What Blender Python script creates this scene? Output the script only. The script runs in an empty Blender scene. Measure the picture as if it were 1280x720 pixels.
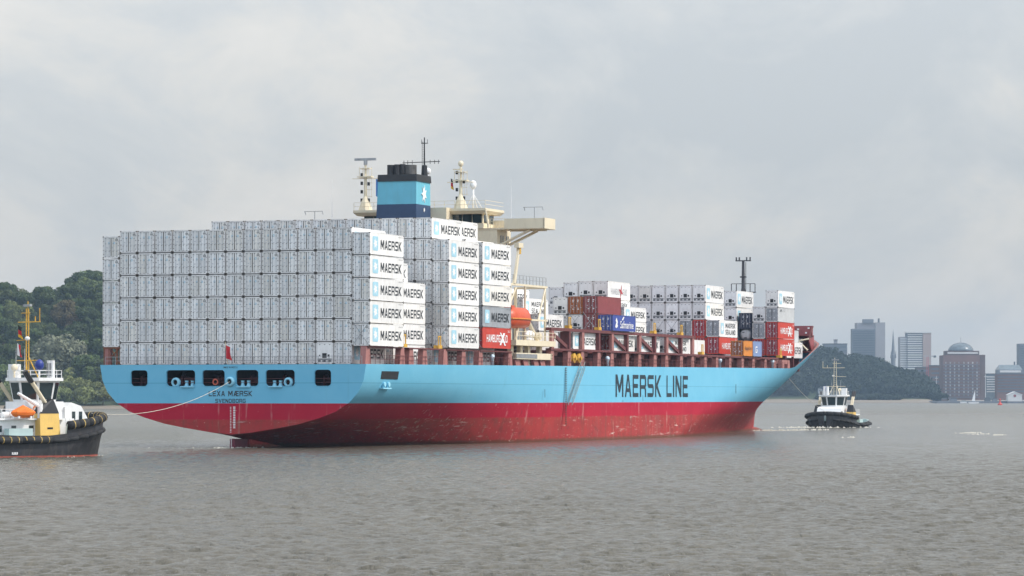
import bpy, bmesh, math, random
import numpy as np
from mathutils import Vector, Matrix

random.seed(7); RNG = np.random.default_rng(11)
SC = bpy.context.scene
COL = SC.collection
R = math.radians

# ------------------------------------------------------------------ camera, world, sun, exposure
CAM_Z = 6.48; FOC = 4250.0; HORIZON = 497.0
cam_d = bpy.data.cameras.new("camera"); cam = bpy.data.objects.new("camera", cam_d); COL.objects.link(cam)
cam.location = (0, 0, CAM_Z); cam.rotation_euler = (R(90), 0, 0)
cam_d.sensor_width = 36.0; cam_d.lens = 36.0 * FOC / 1280.0
cam_d.shift_y = (HORIZON - 360.0) / 1280.0
cam_d.clip_start = 1.0; cam_d.clip_end = 30000.0
SC.camera = cam

SUN_AZ, SUN_EL = 105.0, 47.0
sun_dir = Vector((math.sin(R(SUN_AZ)) * math.cos(R(SUN_EL)), math.cos(R(SUN_AZ)) * math.cos(R(SUN_EL)), math.sin(R(SUN_EL))))
sd = bpy.data.lights.new("sun", 'SUN'); sd.energy = 2.75; sd.angle = R(0.6); sd.color = (1.0, 0.94, 0.85)
sun = bpy.data.objects.new("sun", sd); COL.objects.link(sun)
sun.rotation_euler = sun_dir.to_track_quat('Z', 'Y').to_euler(); sun.location = (300, -50, 300)

world = bpy.data.worlds.new("World"); SC.world = world; world.use_nodes = True
def build_world():
    nt = world.node_tree; N = nt.nodes; L = nt.links; N.clear()
    out = N.new('ShaderNodeOutputWorld'); bg = N.new('ShaderNodeBackground'); bg.inputs[1].default_value = 0.1
    sky = N.new('ShaderNodeTexSky'); sky.sky_type = 'NISHITA'; sky.sun_disc = False
    sky.sun_elevation = R(SUN_EL); sky.sun_rotation = R(SUN_AZ); sky.air_density = 1.0; sky.dust_density = 2.0; sky.ozone_density = 1.5
    tc = N.new('ShaderNodeTexCoord')
    mp = N.new('ShaderNodeMapping'); mp.inputs['Scale'].default_value = (1.0, 1.0, 1.6); mp.inputs['Location'].default_value = (0.31, 0.2, 0.12)
    L.new(tc.outputs['Generated'], mp.inputs['Vector'])
    n1 = N.new('ShaderNodeTexNoise'); n1.inputs['Scale'].default_value = 13.0; n1.inputs['Detail'].default_value = 9.0; n1.inputs['Roughness'].default_value = 0.62
    n1.inputs['Distortion'].default_value = 0.35
    L.new(mp.outputs[0], n1.inputs['Vector'])
    n2 = N.new('ShaderNodeTexNoise'); n2.inputs['Scale'].default_value = 4.0; n2.inputs['Detail'].default_value = 4.0
    L.new(mp.outputs[0], n2.inputs['Vector'])
    r1 = N.new('ShaderNodeValToRGB')           # veil of stratus: blue-grey gaps to pale warm cloud
    e = r1.color_ramp.elements
    e[0].position = 0.41; e[0].color = (5.95, 6.27, 6.52, 1)
    e[1].position = 0.66; e[1].color = (8.7, 8.35, 7.9, 1)
    x = r1.color_ramp.elements.new(0.485); x.color = (6.65, 6.83, 6.90, 1)
    x = r1.color_ramp.elements.new(0.545); x.color = (7.50, 7.42, 7.18, 1)
    mx = N.new('ShaderNodeMath'); mx.operation = 'MULTIPLY_ADD'; mx.inputs[1].default_value = 0.6
    ad = N.new('ShaderNodeMath'); ad.operation = 'MULTIPLY'; ad.inputs[1].default_value = 0.4
    L.new(n2.outputs[0], ad.inputs[0]); L.new(n1.outputs[0], mx.inputs[0]); L.new(ad.outputs[0], mx.inputs[2])
    L.new(mx.outputs[0], r1.inputs[0])
    def clamp01(src, a, b):
        r = N.new('ShaderNodeMapRange'); r.inputs[1].default_value = a; r.inputs[2].default_value = b; r.interpolation_type = 'SMOOTHSTEP'; L.new(src, r.inputs[0]); return r.outputs[0]
    def mth(op, a, b, c=None):
        x = N.new('ShaderNodeMath'); x.operation = op
        for i, v in enumerate((a, b, c)):
            if v is None: continue
            if isinstance(v, (int, float)): x.inputs[i].default_value = v
            else: L.new(v, x.inputs[i])
        return x.outputs[0]
    sx = N.new('ShaderNodeSeparateXYZ'); L.new(tc.outputs['Generated'], sx.inputs[0])
    up = clamp01(sx.outputs[2], 0.10, 0.60); back = clamp01(sx.outputs[1], 0.55, -0.45)   # thinner, bluer and brighter cloud overhead and to the west
    hz_ = N.new('ShaderNodeMapRange'); hz_.inputs[1].default_value = -0.01; hz_.inputs[2].default_value = 0.125; hz_.inputs[3].default_value = 0.70; hz_.inputs[4].default_value = 1.0; L.new(sx.outputs[2], hz_.inputs[0])   # murkier towards the horizon
    fac = mth('MULTIPLY_ADD', up, 0.45, mth('MULTIPLY_ADD', back, 0.85, hz_.outputs[0]))
    open_ = mth('MULTIPLY_ADD', back, -0.30, mth('MULTIPLY_ADD', up, -0.12, 0.88))
    mix = N.new('ShaderNodeMixRGB'); L.new(open_, mix.inputs[0])
    L.new(sky.outputs[0], mix.inputs[1]); L.new(r1.outputs[0], mix.inputs[2])
    tint = N.new('ShaderNodeMixRGB'); L.new(back, tint.inputs[0]); tint.inputs[1].default_value = (1, 1, 1, 1); tint.inputs[2].default_value = (0.95, 1.0, 1.05, 1)
    ml = N.new('ShaderNodeMixRGB'); ml.blend_type = 'MULTIPLY'; ml.inputs[0].default_value = 1.0; L.new(mix.outputs[0], ml.inputs[1]); L.new(tint.outputs[0], ml.inputs[2])
    vm = N.new('ShaderNodeVectorMath'); vm.operation = 'SCALE'; L.new(ml.outputs[0], vm.inputs[0]); L.new(fac, vm.inputs['Scale'])
    L.new(vm.outputs[0], bg.inputs[0]); L.new(bg.outputs[0], out.inputs[0])
build_world()
vs = SC.view_settings; vs.view_transform = 'Standard'; vs.look = 'None'; vs.exposure = 0.20; vs.gamma = 1.0; vs.use_curve_mapping = False
SC.cycles.volume_bounces = 0; SC.cycles.max_bounces = 6; SC.cycles.use_denoising = True; SC.cycles.transparent_max_bounces = 8

# ------------------------------------------------------------------ materials
def lin(c): return tuple(((v / 255.0) / 12.92 if v / 255.0 <= 0.04045 else ((v / 255.0 + 0.055) / 1.055) ** 2.4) for v in c)
MATS = {}
def mat(name, col, rough=0.6, var=0.12, scale=1.5, metal=0.0, rnd=0.0, dirt=None, dirt_amt=0.0, dirt_scale=(1.2, 1.2, 0.25), bump=0.0, bump_scale=8.0, spec=0.4, warm=0.0):
    """painted / natural surface: noise mottling, optional streaky dirt, optional per-object shade"""
    if name in MATS: return MATS[name]
    m = bpy.data.materials.new(name); m.use_nodes = True; nt = m.node_tree; N = nt.nodes; L = nt.links
    p = N['Principled BSDF']; p.inputs['Roughness'].default_value = rough; p.inputs['Metallic'].default_value = metal
    p.inputs['Specular IOR Level'].default_value = spec
    tc = N.new('ShaderNodeTexCoord'); nz = N.new('ShaderNodeTexNoise'); nz.inputs['Scale'].default_value = scale; nz.inputs['Detail'].default_value = 5
    L.new(tc.outputs['Object'], nz.inputs['Vector'])
    mr = N.new('ShaderNodeMapRange'); mr.inputs[1].default_value = 0.3; mr.inputs[2].default_value = 0.7
    mr.inputs[3].default_value = 1 - var; mr.inputs[4].default_value = 1 + var
    L.new(nz.outputs[0], mr.inputs[0])
    val = mr.outputs[0]
    if rnd > 0:
        oi = N.new('ShaderNodeObjectInfo'); m2 = N.new('ShaderNodeMapRange'); m2.inputs[3].default_value = 1 - rnd; m2.inputs[4].default_value = 1 + rnd
        L.new(oi.outputs['Random'], m2.inputs[0]); mu = N.new('ShaderNodeMath'); mu.operation = 'MULTIPLY'
        L.new(val, mu.inputs[0]); L.new(m2.outputs[0], mu.inputs[1]); val = mu.outputs[0]
    vm = N.new('ShaderNodeVectorMath'); vm.operation = 'SCALE'; vm.inputs[0].default_value = col[:3]
    L.new(val, vm.inputs['Scale']); c = vm.outputs[0]
    if warm > 0:      # some units repainted / yellowed with age
        k7 = N.new('ShaderNodeMath'); k7.operation = 'MULTIPLY'; k7.inputs[1].default_value = 17.3; fr = N.new('ShaderNodeMath'); fr.operation = 'FRACT'
        L.new(oi.outputs['Random'], k7.inputs[0]); L.new(k7.outputs[0], fr.inputs[0]); rw = N.new('ShaderNodeMapRange'); rw.inputs[1].default_value = .55; rw.inputs[4].default_value = warm; L.new(fr.outputs[0], rw.inputs[0])
        wm_ = N.new('ShaderNodeMixRGB'); wm_.blend_type = 'MULTIPLY'; L.new(rw.outputs[0], wm_.inputs[0]); L.new(c, wm_.inputs[1]); wm_.inputs[2].default_value = (.88, .80, .66, 1); c = wm_.outputs[0]
    if dirt:
        mp = N.new('ShaderNodeMapping'); mp.inputs['Scale'].default_value = dirt_scale
        L.new(tc.outputs['Object'], mp.inputs['Vector'])
        if rnd > 0:
            cb = N.new('ShaderNodeCombineXYZ'); k = N.new('ShaderNodeMath'); k.operation = 'MULTIPLY'; k.inputs[1].default_value = 60
            L.new(oi.outputs['Random'], k.inputs[0]); L.new(k.outputs[0], cb.inputs[0]); L.new(k.outputs[0], cb.inputs[2]); L.new(cb.outputs[0], mp.inputs['Location'])
        nd = N.new('ShaderNodeTexNoise'); nd.inputs['Scale'].default_value = 2.0; nd.inputs['Detail'].default_value = 6; nd.inputs['Roughness'].default_value = 0.65
        L.new(mp.outputs[0], nd.inputs['Vector'])
        rr = N.new('ShaderNodeMapRange'); rr.inputs[1].default_value = 0.5; rr.inputs[2].default_value = 0.78; rr.inputs[4].default_value = dirt_amt
        L.new(nd.outputs[0], rr.inputs[0])
        mx = N.new('ShaderNodeMixRGB'); L.new(rr.outputs[0], mx.inputs[0]); L.new(c, mx.inputs[1]); mx.inputs[2].default_value = (*dirt, 1); c = mx.outputs[0]
    L.new(c, p.inputs['Base Color'])
    if bump > 0:
        nb = N.new('ShaderNodeTexNoise'); nb.inputs['Scale'].default_value = bump_scale; nb.inputs['Detail'].default_value = 4
        L.new(tc.outputs['Object'], nb.inputs['Vector']); bp = N.new('ShaderNodeBump'); bp.inputs['Strength'].default_value = bump; bp.inputs['Distance'].default_value = 0.1
        L.new(nb.outputs[0], bp.inputs['Height']); L.new(bp.outputs[0], p.inputs['Normal'])
    MATS[name] = m; return m
RUST = (0.16, 0.07, 0.035)
M_white = mat('container white paint', (0.72, 0.715, 0.70), 0.6, var=0.06, scale=1.0, warm=0.35, rnd=0.06, dirt=(0.36, 0.29, 0.21), dirt_amt=0.40)
M_door = mat('container white door paint', (0.77, 0.77, 0.755), 0.55, var=0.06, scale=1.0, warm=0.4, rnd=0.12, dirt=(0.30, 0.27, 0.23), dirt_amt=0.30, dirt_scale=(2.5, 2.5, 0.4))
M_wframe = mat('container frame paint', (0.70, 0.69, 0.67), 0.6, 0.15, 2.0, rnd=0.12, dirt=RUST, dirt_amt=0.6, dirt_scale=(1, 1, 1))
M_bar = mat('galvanised bar', (0.46, 0.48, 0.50), 0.5, 0.15, 3.0)
M_cast = mat('corner casting', (0.10, 0.085, 0.07), 0.7, 0.3, 3.0)
M_grey = mat('container grey paint', (0.30, 0.32, 0.34), 0.55, 0.1, 1.0, rnd=0.08, dirt=RUST, dirt_amt=0.35)
M_lgrey = mat('container pale grey paint', (0.50, 0.51, 0.51), 0.55, 0.08, 1.0, dirt=RUST, dirt_amt=0.25)
M_red = mat('container red paint', (0.52, 0.055, 0.035), 0.55, 0.08, 1.0, rnd=0.06, dirt=(0.2, 0.06, 0.04), dirt_amt=0.3)
M_red_shade = mat('container red paint shaded', (0.33, 0.03, 0.045), 0.55, 0.1, 1.0, rnd=0.1)  # darker copy of the red for doors: end-face shade put into the colour
M_maroon = mat('container maroon paint', (0.17, 0.022, 0.035), 0.55, 0.12, 1.0, rnd=0.12, dirt=(0.1, 0.05, 0.04), dirt_amt=0.3)
M_rbrown = mat('container red brown paint', (0.24, 0.055, 0.055), 0.55, 0.08, 1.0, dirt=(0.12, 0.06, 0.04), dirt_amt=0.25)
M_rust = mat('container rust orange paint', (0.33, 0.095, 0.025), 0.6, 0.12, 1.0, dirt=(0.13, 0.06, 0.03), dirt_amt=0.5)
M_orange = mat('container orange paint', (0.60, 0.22, 0.035), 0.55, 0.08, 1.0, dirt=(0.25, 0.1, 0.04), dirt_amt=0.25)
M_navy = mat('container navy paint', (0.022, 0.03, 0.06), 0.5, 0.1, 1.0)
M_blue = mat('container blue paint', (0.055, 0.085, 0.31), 0.5, 0.08, 1.0, dirt=(0.05, 0.06, 0.15), dirt_amt=0.25)
M_pblue = mat('container pale blue paint', (0.20, 0.27, 0.45), 0.55, 0.08, 1.0, dirt=(0.15, 0.15, 0.2), dirt_amt=0.25)
M_letter = mat('dark lettering', (0.03, 0.035, 0.04), 0.6, 0.1)
M_wletter = mat('white lettering', (0.75, 0.75, 0.75), 0.6, 0.05)
M_gletter = mat('faded grey lettering', (0.42, 0.42, 0.43), 0.6, 0.1)
M_rletter = mat('red emblem', (0.35, 0.03, 0.04), 0.6, 0.1)
M_embl = mat('pale blue emblem', (0.33, 0.56, 0.66), 0.5, 0.06)
M_dgr = mat('dark grille', (0.02, 0.02, 0.022), 0.6, 0.2)
M_mgr = mat('machinery grey', (0.22, 0.23, 0.24), 0.5, 0.25, 4.0)
M_beige = mat('cream superstructure paint', (0.70, 0.615, 0.45), 0.5, 0.05, 0.6, dirt=(0.38, 0.27, 0.16), dirt_amt=0.25)
M_deckred = mat('maroon deck steel', (0.14, 0.042, 0.042), 0.6, 0.18, 0.8, dirt=(0.09, 0.03, 0.025), dirt_amt=0.4)
M_pink = mat('weathered red stanchion paint', (0.33, 0.145, 0.13), 0.6, 0.14, 0.8, dirt=(0.16, 0.06, 0.04), dirt_amt=0.45)
M_black = mat('black paint', (0.018, 0.018, 0.02), 0.45, 0.2)
M_fblue = mat('funnel light blue', (0.13, 0.44, 0.56), 0.5, 0.05, 0.5, dirt=(0.12, 0.25, 0.27), dirt_amt=0.35, dirt_scale=(.6, .6, .08))
M_fnavy = mat('funnel navy', (0.025, 0.055, 0.12), 0.5, 0.08)
M_pbl = mat('deck gear pale blue', (0.28, 0.60, 0.74), 0.5, 0.08)
M_yellow = mat('yellow gear paint', (0.62, 0.36, 0.05), 0.55, 0.15, dirt=(0.25, 0.12, 0.03), dirt_amt=0.5)
M_lbor = mat('lifeboat orange', (0.55, 0.085, 0.03), 0.4, 0.06)
M_glass = mat('dark window glass', (0.02, 0.035, 0.04), 0.08, 0.1, spec=0.8)
M_rope = mat('pale rope', (0.55, 0.52, 0.45), 0.9, 0.1, 6.0)
M_steel = mat('grey steel', (0.33, 0.34, 0.35), 0.5, 0.15, metal=0.2)
M_foam = mat('foam', (0.46, 0.44, 0.38), 0.9, 0.15, 2.0)
M_wtug = mat('tug white paint', (0.74, 0.74, 0.73), 0.45, 0.04, 1.0, dirt=(0.4, 0.3, 0.2), dirt_amt=0.22)
M_gtug = mat('tug pale green deck paint', (0.38, 0.48, 0.47), 0.5, 0.06)
M_tyel = mat('tug yellow paint', (0.72, 0.47, 0.13), 0.45, 0.05, dirt=(0.3, 0.2, 0.1), dirt_amt=0.2)
M_rubber = mat('fender rubber', (0.022, 0.022, 0.023), 0.8, 0.25, 3.0)
M_orng = mat('orange canvas', (0.75, 0.17, 0.02), 0.7, 0.06)
M_bldome = mat('deep blue dome', (0.02, 0.04, 0.22), 0.4, 0.08)

# ------------------------------------------------------------------ mesh helpers
class MB:
    """collects shapes, links them as ONE mesh object"""
    def __init__(s): s.v = []; s.f = []; s.mi = []
    def add(s, vs, fs, mi=0):
        o = len(s.v); s.v += [tuple(p) for p in vs]; s.f += [tuple(i + o for i in f) for f in fs]; s.mi += [mi] * len(fs); return s
    def box(s, x0, x1, y0, y1, z0, z1, mi=0):
        v = [(x0, y0, z0), (x1, y0, z0), (x1, y1, z0), (x0, y1, z0), (x0, y0, z1), (x1, y0, z1), (x1, y1, z1), (x0, y1, z1)]
        return s.add(v, [(0, 3, 2, 1), (4, 5, 6, 7), (0, 1, 5, 4), (1, 2, 6, 5), (2, 3, 7, 6), (3, 0, 4, 7)], mi)
    def hexa(s, a, b, mi=0):       # two quads (4 points each)
        return s.add(list(a) + list(b), [(0, 3, 2, 1), (4, 5, 6, 7), (0, 1, 5, 4), (1, 2, 6, 5), (2, 3, 7, 6), (3, 0, 4, 7)], mi)
    def tube(s, p, q, r, r2=None, n=8, mi=0, cap=True):
        p = Vector(p); q = Vector(q); d = (q - p); r2 = r if r2 is None else r2
        if d.length < 1e-6: return s
        d.normalize(); a = d.orthogonal().normalized(); b = d.cross(a); v = []
        for c, rr in ((p, r), (q, r2)):
            for i in range(n):
                t = 2 * math.pi * i / n; v.append(c + (a * math.cos(t) + b * math.sin(t)) * rr)
        f = [(i, (i + 1) % n, n + (i + 1) % n, n + i) for i in range(n)]
        if cap: f += [tuple(range(n - 1, -1, -1)), tuple(range(n, 2 * n))]
        return s.add(v, f, mi)
    def path(s, pts, r, n=6, mi=0):
        for i in range(len(pts) - 1): s.tube(pts[i], pts[i + 1], r, n=n, mi=mi)
        return s
    def lathe(s, prof, c=(0, 0, 0), n=16, axis='z', mi=0):
        v = []; m = len(prof)
        for r, h in prof:
            for i in range(n):
                t = 2 * math.pi * i / n; x, y = r * math.cos(t), r * math.sin(t)
                q = (x, y, h) if axis == 'z' else ((x, h, y) if axis == 'y' else (h, x, y))
                v.append((q[0] + c[0], q[1] + c[1], q[2] + c[2]))
        f = []
        for j in range(m - 1):
            for i in range(n): f.append((j * n + i, j * n + (i + 1) % n, (j + 1) * n + (i + 1) % n, (j + 1) * n + i))
        f += [tuple(range(n - 1, -1, -1)), tuple(range((m - 1) * n, m * n))]
        return s.add(v, f, mi)
    def prism(s, poly, h0, h1, axis='z', mi=0):
        def P(u, v, h): return (u, v, h) if axis == 'z' else ((u, h, v) if axis == 'y' else (h, u, v))
        n = len(poly); v = [P(a, b, h0) for a, b in poly] + [P(a, b, h1) for a, b in poly]
        return s.add(v, [tuple(range(n - 1, -1, -1)), tuple(range(n, 2 * n))] + [(i, (i + 1) % n, n + (i + 1) % n, n + i) for i in range(n)], mi)
    def ellip(s, c, r, nu=14, nv=8, mi=0):
        prof = [(max(math.sin(math.pi * j / nv), 1e-3), -math.cos(math.pi * j / nv)) for j in range(nv + 1)]
        o = len(s.v); s.lathe(prof, (0, 0, 0), nu, 'z', mi)
        for i in range(o, len(s.v)): x, y, z = s.v[i]; s.v[i] = (c[0] + x * r[0], c[1] + y * r[1], c[2] + z * r[2])
        return s
    def mesh(s, name, mats, smooth=False, fixn=True):
        me = bpy.data.meshes.new(name); me.from_pydata(s.v, [], s.f); me.update()
        if not isinstance(mats, (list, tuple)): mats = [mats]
        for m in mats: me.materials.append(m)
        if len(mats) > 1: me.polygons.foreach_set('material_index', s.mi)
        if fixn:
            bm = bmesh.new(); bm.from_mesh(me); bmesh.ops.recalc_face_normals(bm, faces=bm.faces[:]); bm.to_mesh(me); bm.free()
        if smooth: me.polygons.foreach_set('use_smooth', [True] * len(me.polygons))
        return me
    def build(s, name, mats, parent=None, smooth=False, fixn=True):
        return link(name, s.mesh(name, mats, smooth, fixn), parent)
def link(name, me, parent=None, loc=None, rot=None):
    o = bpy.data.objects.new(name, me); COL.objects.link(o)
    if parent: o.parent = parent
    if loc: o.location = loc
    if rot: o.rotation_euler = rot
    return o
def tag(o, label=None, cat=None, group=None, kind=None):
    if label: o['label'] = label
    if cat: o['category'] = cat
    if group: o['group'] = group
    if kind: o['kind'] = kind
    return o
def thing(name, loc, rz, label, cat, group=None):
    return tag(link(name, None, None, loc, (0, 0, rz)), label, cat, group)

GLYPH = {
 'M': [[(0,0),(0,1),(.24,1),(.5,.5),(.76,1),(1,1),(1,0),(.82,0),(.82,.66),(.58,.2),(.42,.2),(.18,.66),(.18,0)]],
 'A': [[(0,0),(.38,1),(.62,1),(1,0),(.79,0),(.71,.22),(.29,.22),(.21,0)], [(.36,.39),(.5,.78),(.64,.39)]],
 'E': [[(0,0),(0,1),(1,1),(1,.82),(.2,.82),(.2,.59),(.9,.59),(.9,.41),(.2,.41),(.2,.18),(1,.18),(1,0)]],
 'R': [[(0,0),(0,1),(.85,1),(1,.86),(1,.52),(.9,.44),(1,.33),(1,0),(.8,0),(.8,.3),(.73,.37),(.2,.37),(.2,0)], [(.2,.54),(.2,.82),(.75,.82),(.8,.77),(.8,.59),(.75,.54)]],
 'S': [[(0,0),(0,.18),(.8,.18),(.8,.41),(.15,.41),(0,.56),(0,.86),(.15,1),(1,1),(1,.82),(.2,.82),(.2,.59),(.85,.59),(1,.45),(1,.14),(.85,0)]],
 'K': [[(0,0),(0,1),(.2,1),(.2,.6),(.7,1),(1,1),(.42,.52),(1,0),(.72,0),(.2,.42),(.2,0)]],
 'L': [[(0,0),(0,1),(.2,1),(.2,.18),(1,.18),(1,0)]], 'I': [[(0,0),(0,1),(1,1),(1,0)]],
 'N': [[(0,0),(0,1),(.24,1),(.8,.36),(.8,1),(1,1),(1,0),(.76,0),(.2,.64),(.2,0)]],
 'X': [[(0,0),(.37,.5),(0,1),(.25,1),(.5,.66),(.75,1),(1,1),(.63,.5),(1,0),(.75,0),(.5,.34),(.25,0)]],
 'V': [[(.38,0),(0,1),(.22,1),(.5,.25),(.78,1),(1,1),(.62,0)]],
 'D': [[(0,0),(0,1),(.8,1),(1,.82),(1,.18),(.8,0)], [(.2,.18),(.2,.82),(.72,.82),(.8,.74),(.8,.26),(.72,.18)]],
 'O': [[(0,.15),(0,.85),(.15,1),(.85,1),(1,.85),(1,.15),(.85,0),(.15,0)], [(.2,.2),(.2,.8),(.8,.8),(.8,.2)]],
 'B': [[(0,0),(0,1),(.85,1),(1,.87),(1,.6),(.9,.5),(1,.4),(1,.13),(.85,0)], [(.2,.18),(.2,.41),(.8,.41),(.8,.18)], [(.2,.59),(.2,.82),(.8,.82),(.8,.59)]],
 'G': [[(0,.15),(0,.85),(.15,1),(1,1),(1,.82),(.2,.82),(.2,.18),(.8,.18),(.8,.4),(.5,.4),(.5,.56),(1,.56),(1,.15),(.85,0),(.15,0)]],
 'H': [[(0,0),(0,1),(.2,1),(.2,.59),(.8,.59),(.8,1),(1,1),(1,0),(.8,0),(.8,.41),(.2,.41),(.2,0)]],
 'U': [[(0,.15),(0,1),(.2,1),(.2,.18),(.8,.18),(.8,1),(1,1),(1,.15),(.85,0),(.15,0)]],
 'Ü': [[(0,.13),(0,.8),(.2,.8),(.2,.16),(.8,.16),(.8,.8),(1,.8),(1,.13),(.85,0),(.15,0)], [(.2,.88),(.2,1),(.4,1),(.4,.88)], [(.6,.88),(.6,1),(.8,1),(.8,.88)]],
 'Æ': [[(0,0),(.32,1),(1,1),(1,.82),(.62,.82),(.62,.59),(.95,.59),(.95,.41),(.62,.41),(.62,.18),(1,.18),(1,0),(.45,0),(.45,.22),(.26,.22),(.19,0)], [(.32,.39),(.45,.78),(.45,.39)]]}
GW = {'I': .22, 'M': 1.2, 'Æ': 1.45, ' ': .45, 'L': .85, 'E': .9}
def block_text(txt):
    """square sign-writer's capitals as one filled 2D curve"""
    cu = bpy.data.curves.new('lettering', 'CURVE'); cu.dimensions = '2D'; cu.fill_mode = 'BOTH'; x = 0
    for ch in txt:
        w = GW.get(ch, 1.0)
        for poly in GLYPH.get(ch, []):
            sp = cu.splines.new('POLY'); sp.points.add(len(poly) - 1); sp.use_cyclic_u = True
            for i, (a, b) in enumerate(poly): sp.points[i].co = (x + a * w, b, 0, 1)
        x += w + .22
    return cu
_tmp = {}
def text_mesh(txt, w, h, m, plane='x', bold=0.0):
    """lettering as a filled mesh w wide, h tall, centred; plane 'x': reads along +y, faces +x; plane 'y': reads along +x, faces -y"""
    k = (txt, round(w, 3), round(h, 3), m.name, plane)
    if k in _tmp: return _tmp[k]
    if all(ch in GLYPH or ch == ' ' for ch in txt): cu = block_text(txt)
    else: cu = bpy.data.curves.new('lettering', 'FONT'); cu.body = txt; cu.size = 1; cu.offset = bold; cu.resolution_u = 3
    o = bpy.data.objects.new('lettering', cu); COL.objects.link(o)
    dg = bpy.context.evaluated_depsgraph_get(); me = bpy.data.meshes.new_from_object(o.evaluated_get(dg)); bpy.data.objects.remove(o); bpy.data.curves.remove(cu)
    n = len(me.vertices); co = np.zeros(n * 3); me.vertices.foreach_get('co', co); co = co.reshape(-1, 3)
    lo, hi = co.min(0), co.max(0)
    u = ((co[:, 0] - lo[0]) / (hi[0] - lo[0]) - .5) * w; v = ((co[:, 1] - lo[1]) / (hi[1] - lo[1]) - .5) * h
    z = np.zeros(n)
    out = np.stack([z, u, v], 1) if plane == 'x' else np.stack([u, z, v], 1)
    me.vertices.foreach_set('co', out.ravel()); me.materials.clear(); me.materials.append(m); me.name = 'lettering'; me.update()
    _tmp[k] = me; return me
def flat_with_holes(outer, holes, name, m):
    """a flat plate in the x-z plane with holes"""
    cu = bpy.data.curves.new(name, 'CURVE'); cu.dimensions = '2D'; cu.fill_mode = 'BOTH'
    for poly in [outer] + holes:
        sp = cu.splines.new('POLY'); sp.points.add(len(poly) - 1)
        for i, (a, b) in enumerate(poly): sp.points[i].co = (a, b, 0, 1)
        sp.use_cyclic_u = True
    o = bpy.data.objects.new(name, cu); COL.objects.link(o)
    dg = bpy.context.evaluated_depsgraph_get(); me = bpy.data.meshes.new_from_object(o.evaluated_get(dg)); bpy.data.objects.remove(o); bpy.data.curves.remove(cu)
    for v in me.vertices: v.co = (v.co.x, 0, v.co.y)
    me.materials.clear(); me.materials.append(m); me.name = name; me.update(); return me
def rrect(x0, x1, z0, z1, r, n=4):
    p = []
    for cx, cz, a in ((x1 - r, z1 - r, 0), (x0 + r, z1 - r, 90), (x0 + r, z0 + r, 180), (x1 - r, z0 + r, 270)):
        for i in range(n + 1): t = R(a + 90 * i / n); p.append((cx + r * math.cos(t), cz + r * math.sin(t)))
    return p
def star(n, ro, ri, rot=0.0):
    return [((ro if i % 2 == 0 else ri) * math.sin(math.pi * i / n + rot), (ro if i % 2 == 0 else ri) * math.cos(math.pi * i / n + rot)) for i in range(2 * n)]
def at(px, py, Y):
    """point at depth Y (metres from the camera) that the 1280 px wide photograph shows at px, py"""
    return Vector(((px - 640.0) / FOC * Y, Y, CAM_Z - (py - HORIZON) / FOC * Y))
ORD = ['first', 'second', 'third', 'fourth', 'fifth', 'sixth', 'seventh', 'eighth', 'ninth', 'tenth', 'eleventh', 'twelfth', 'thirteenth', 'fourteenth', 'fifteenth']
# ------------------------------------------------------------------ the container ship (local frame: x to starboard, y forward, z up)
SHIP_O = Vector((-35.70, 437.285, 0.0)); SHIP_H = R(19.5); HB = 18.83; PITCH = 2.51
ship = thing('container_ship', SHIP_O, -SHIP_H, 'huge light blue and red container ship stacked high with white containers, sailing away', 'ship')
SHIP_M = Matrix.Translation(SHIP_O) @ Matrix.Rotation(-SHIP_H, 4, 'Z')
def ship_pt(x, y, z): return SHIP_M @ Vector((x, y, z))
def deck_z(s): return 10.73 + 0.0055 * (s + 1)
def rail_z(s): return float(np.interp(s, [-1, 170, 207, 214, 219, 227, 235.5, 241, 247, 251, 256, 260], [10.73, 11.67, 11.86, 11.92, 12.2, 14.1, 15.9, 16.8, 17.4, 18.0, 19.0, 19.8]))

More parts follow.
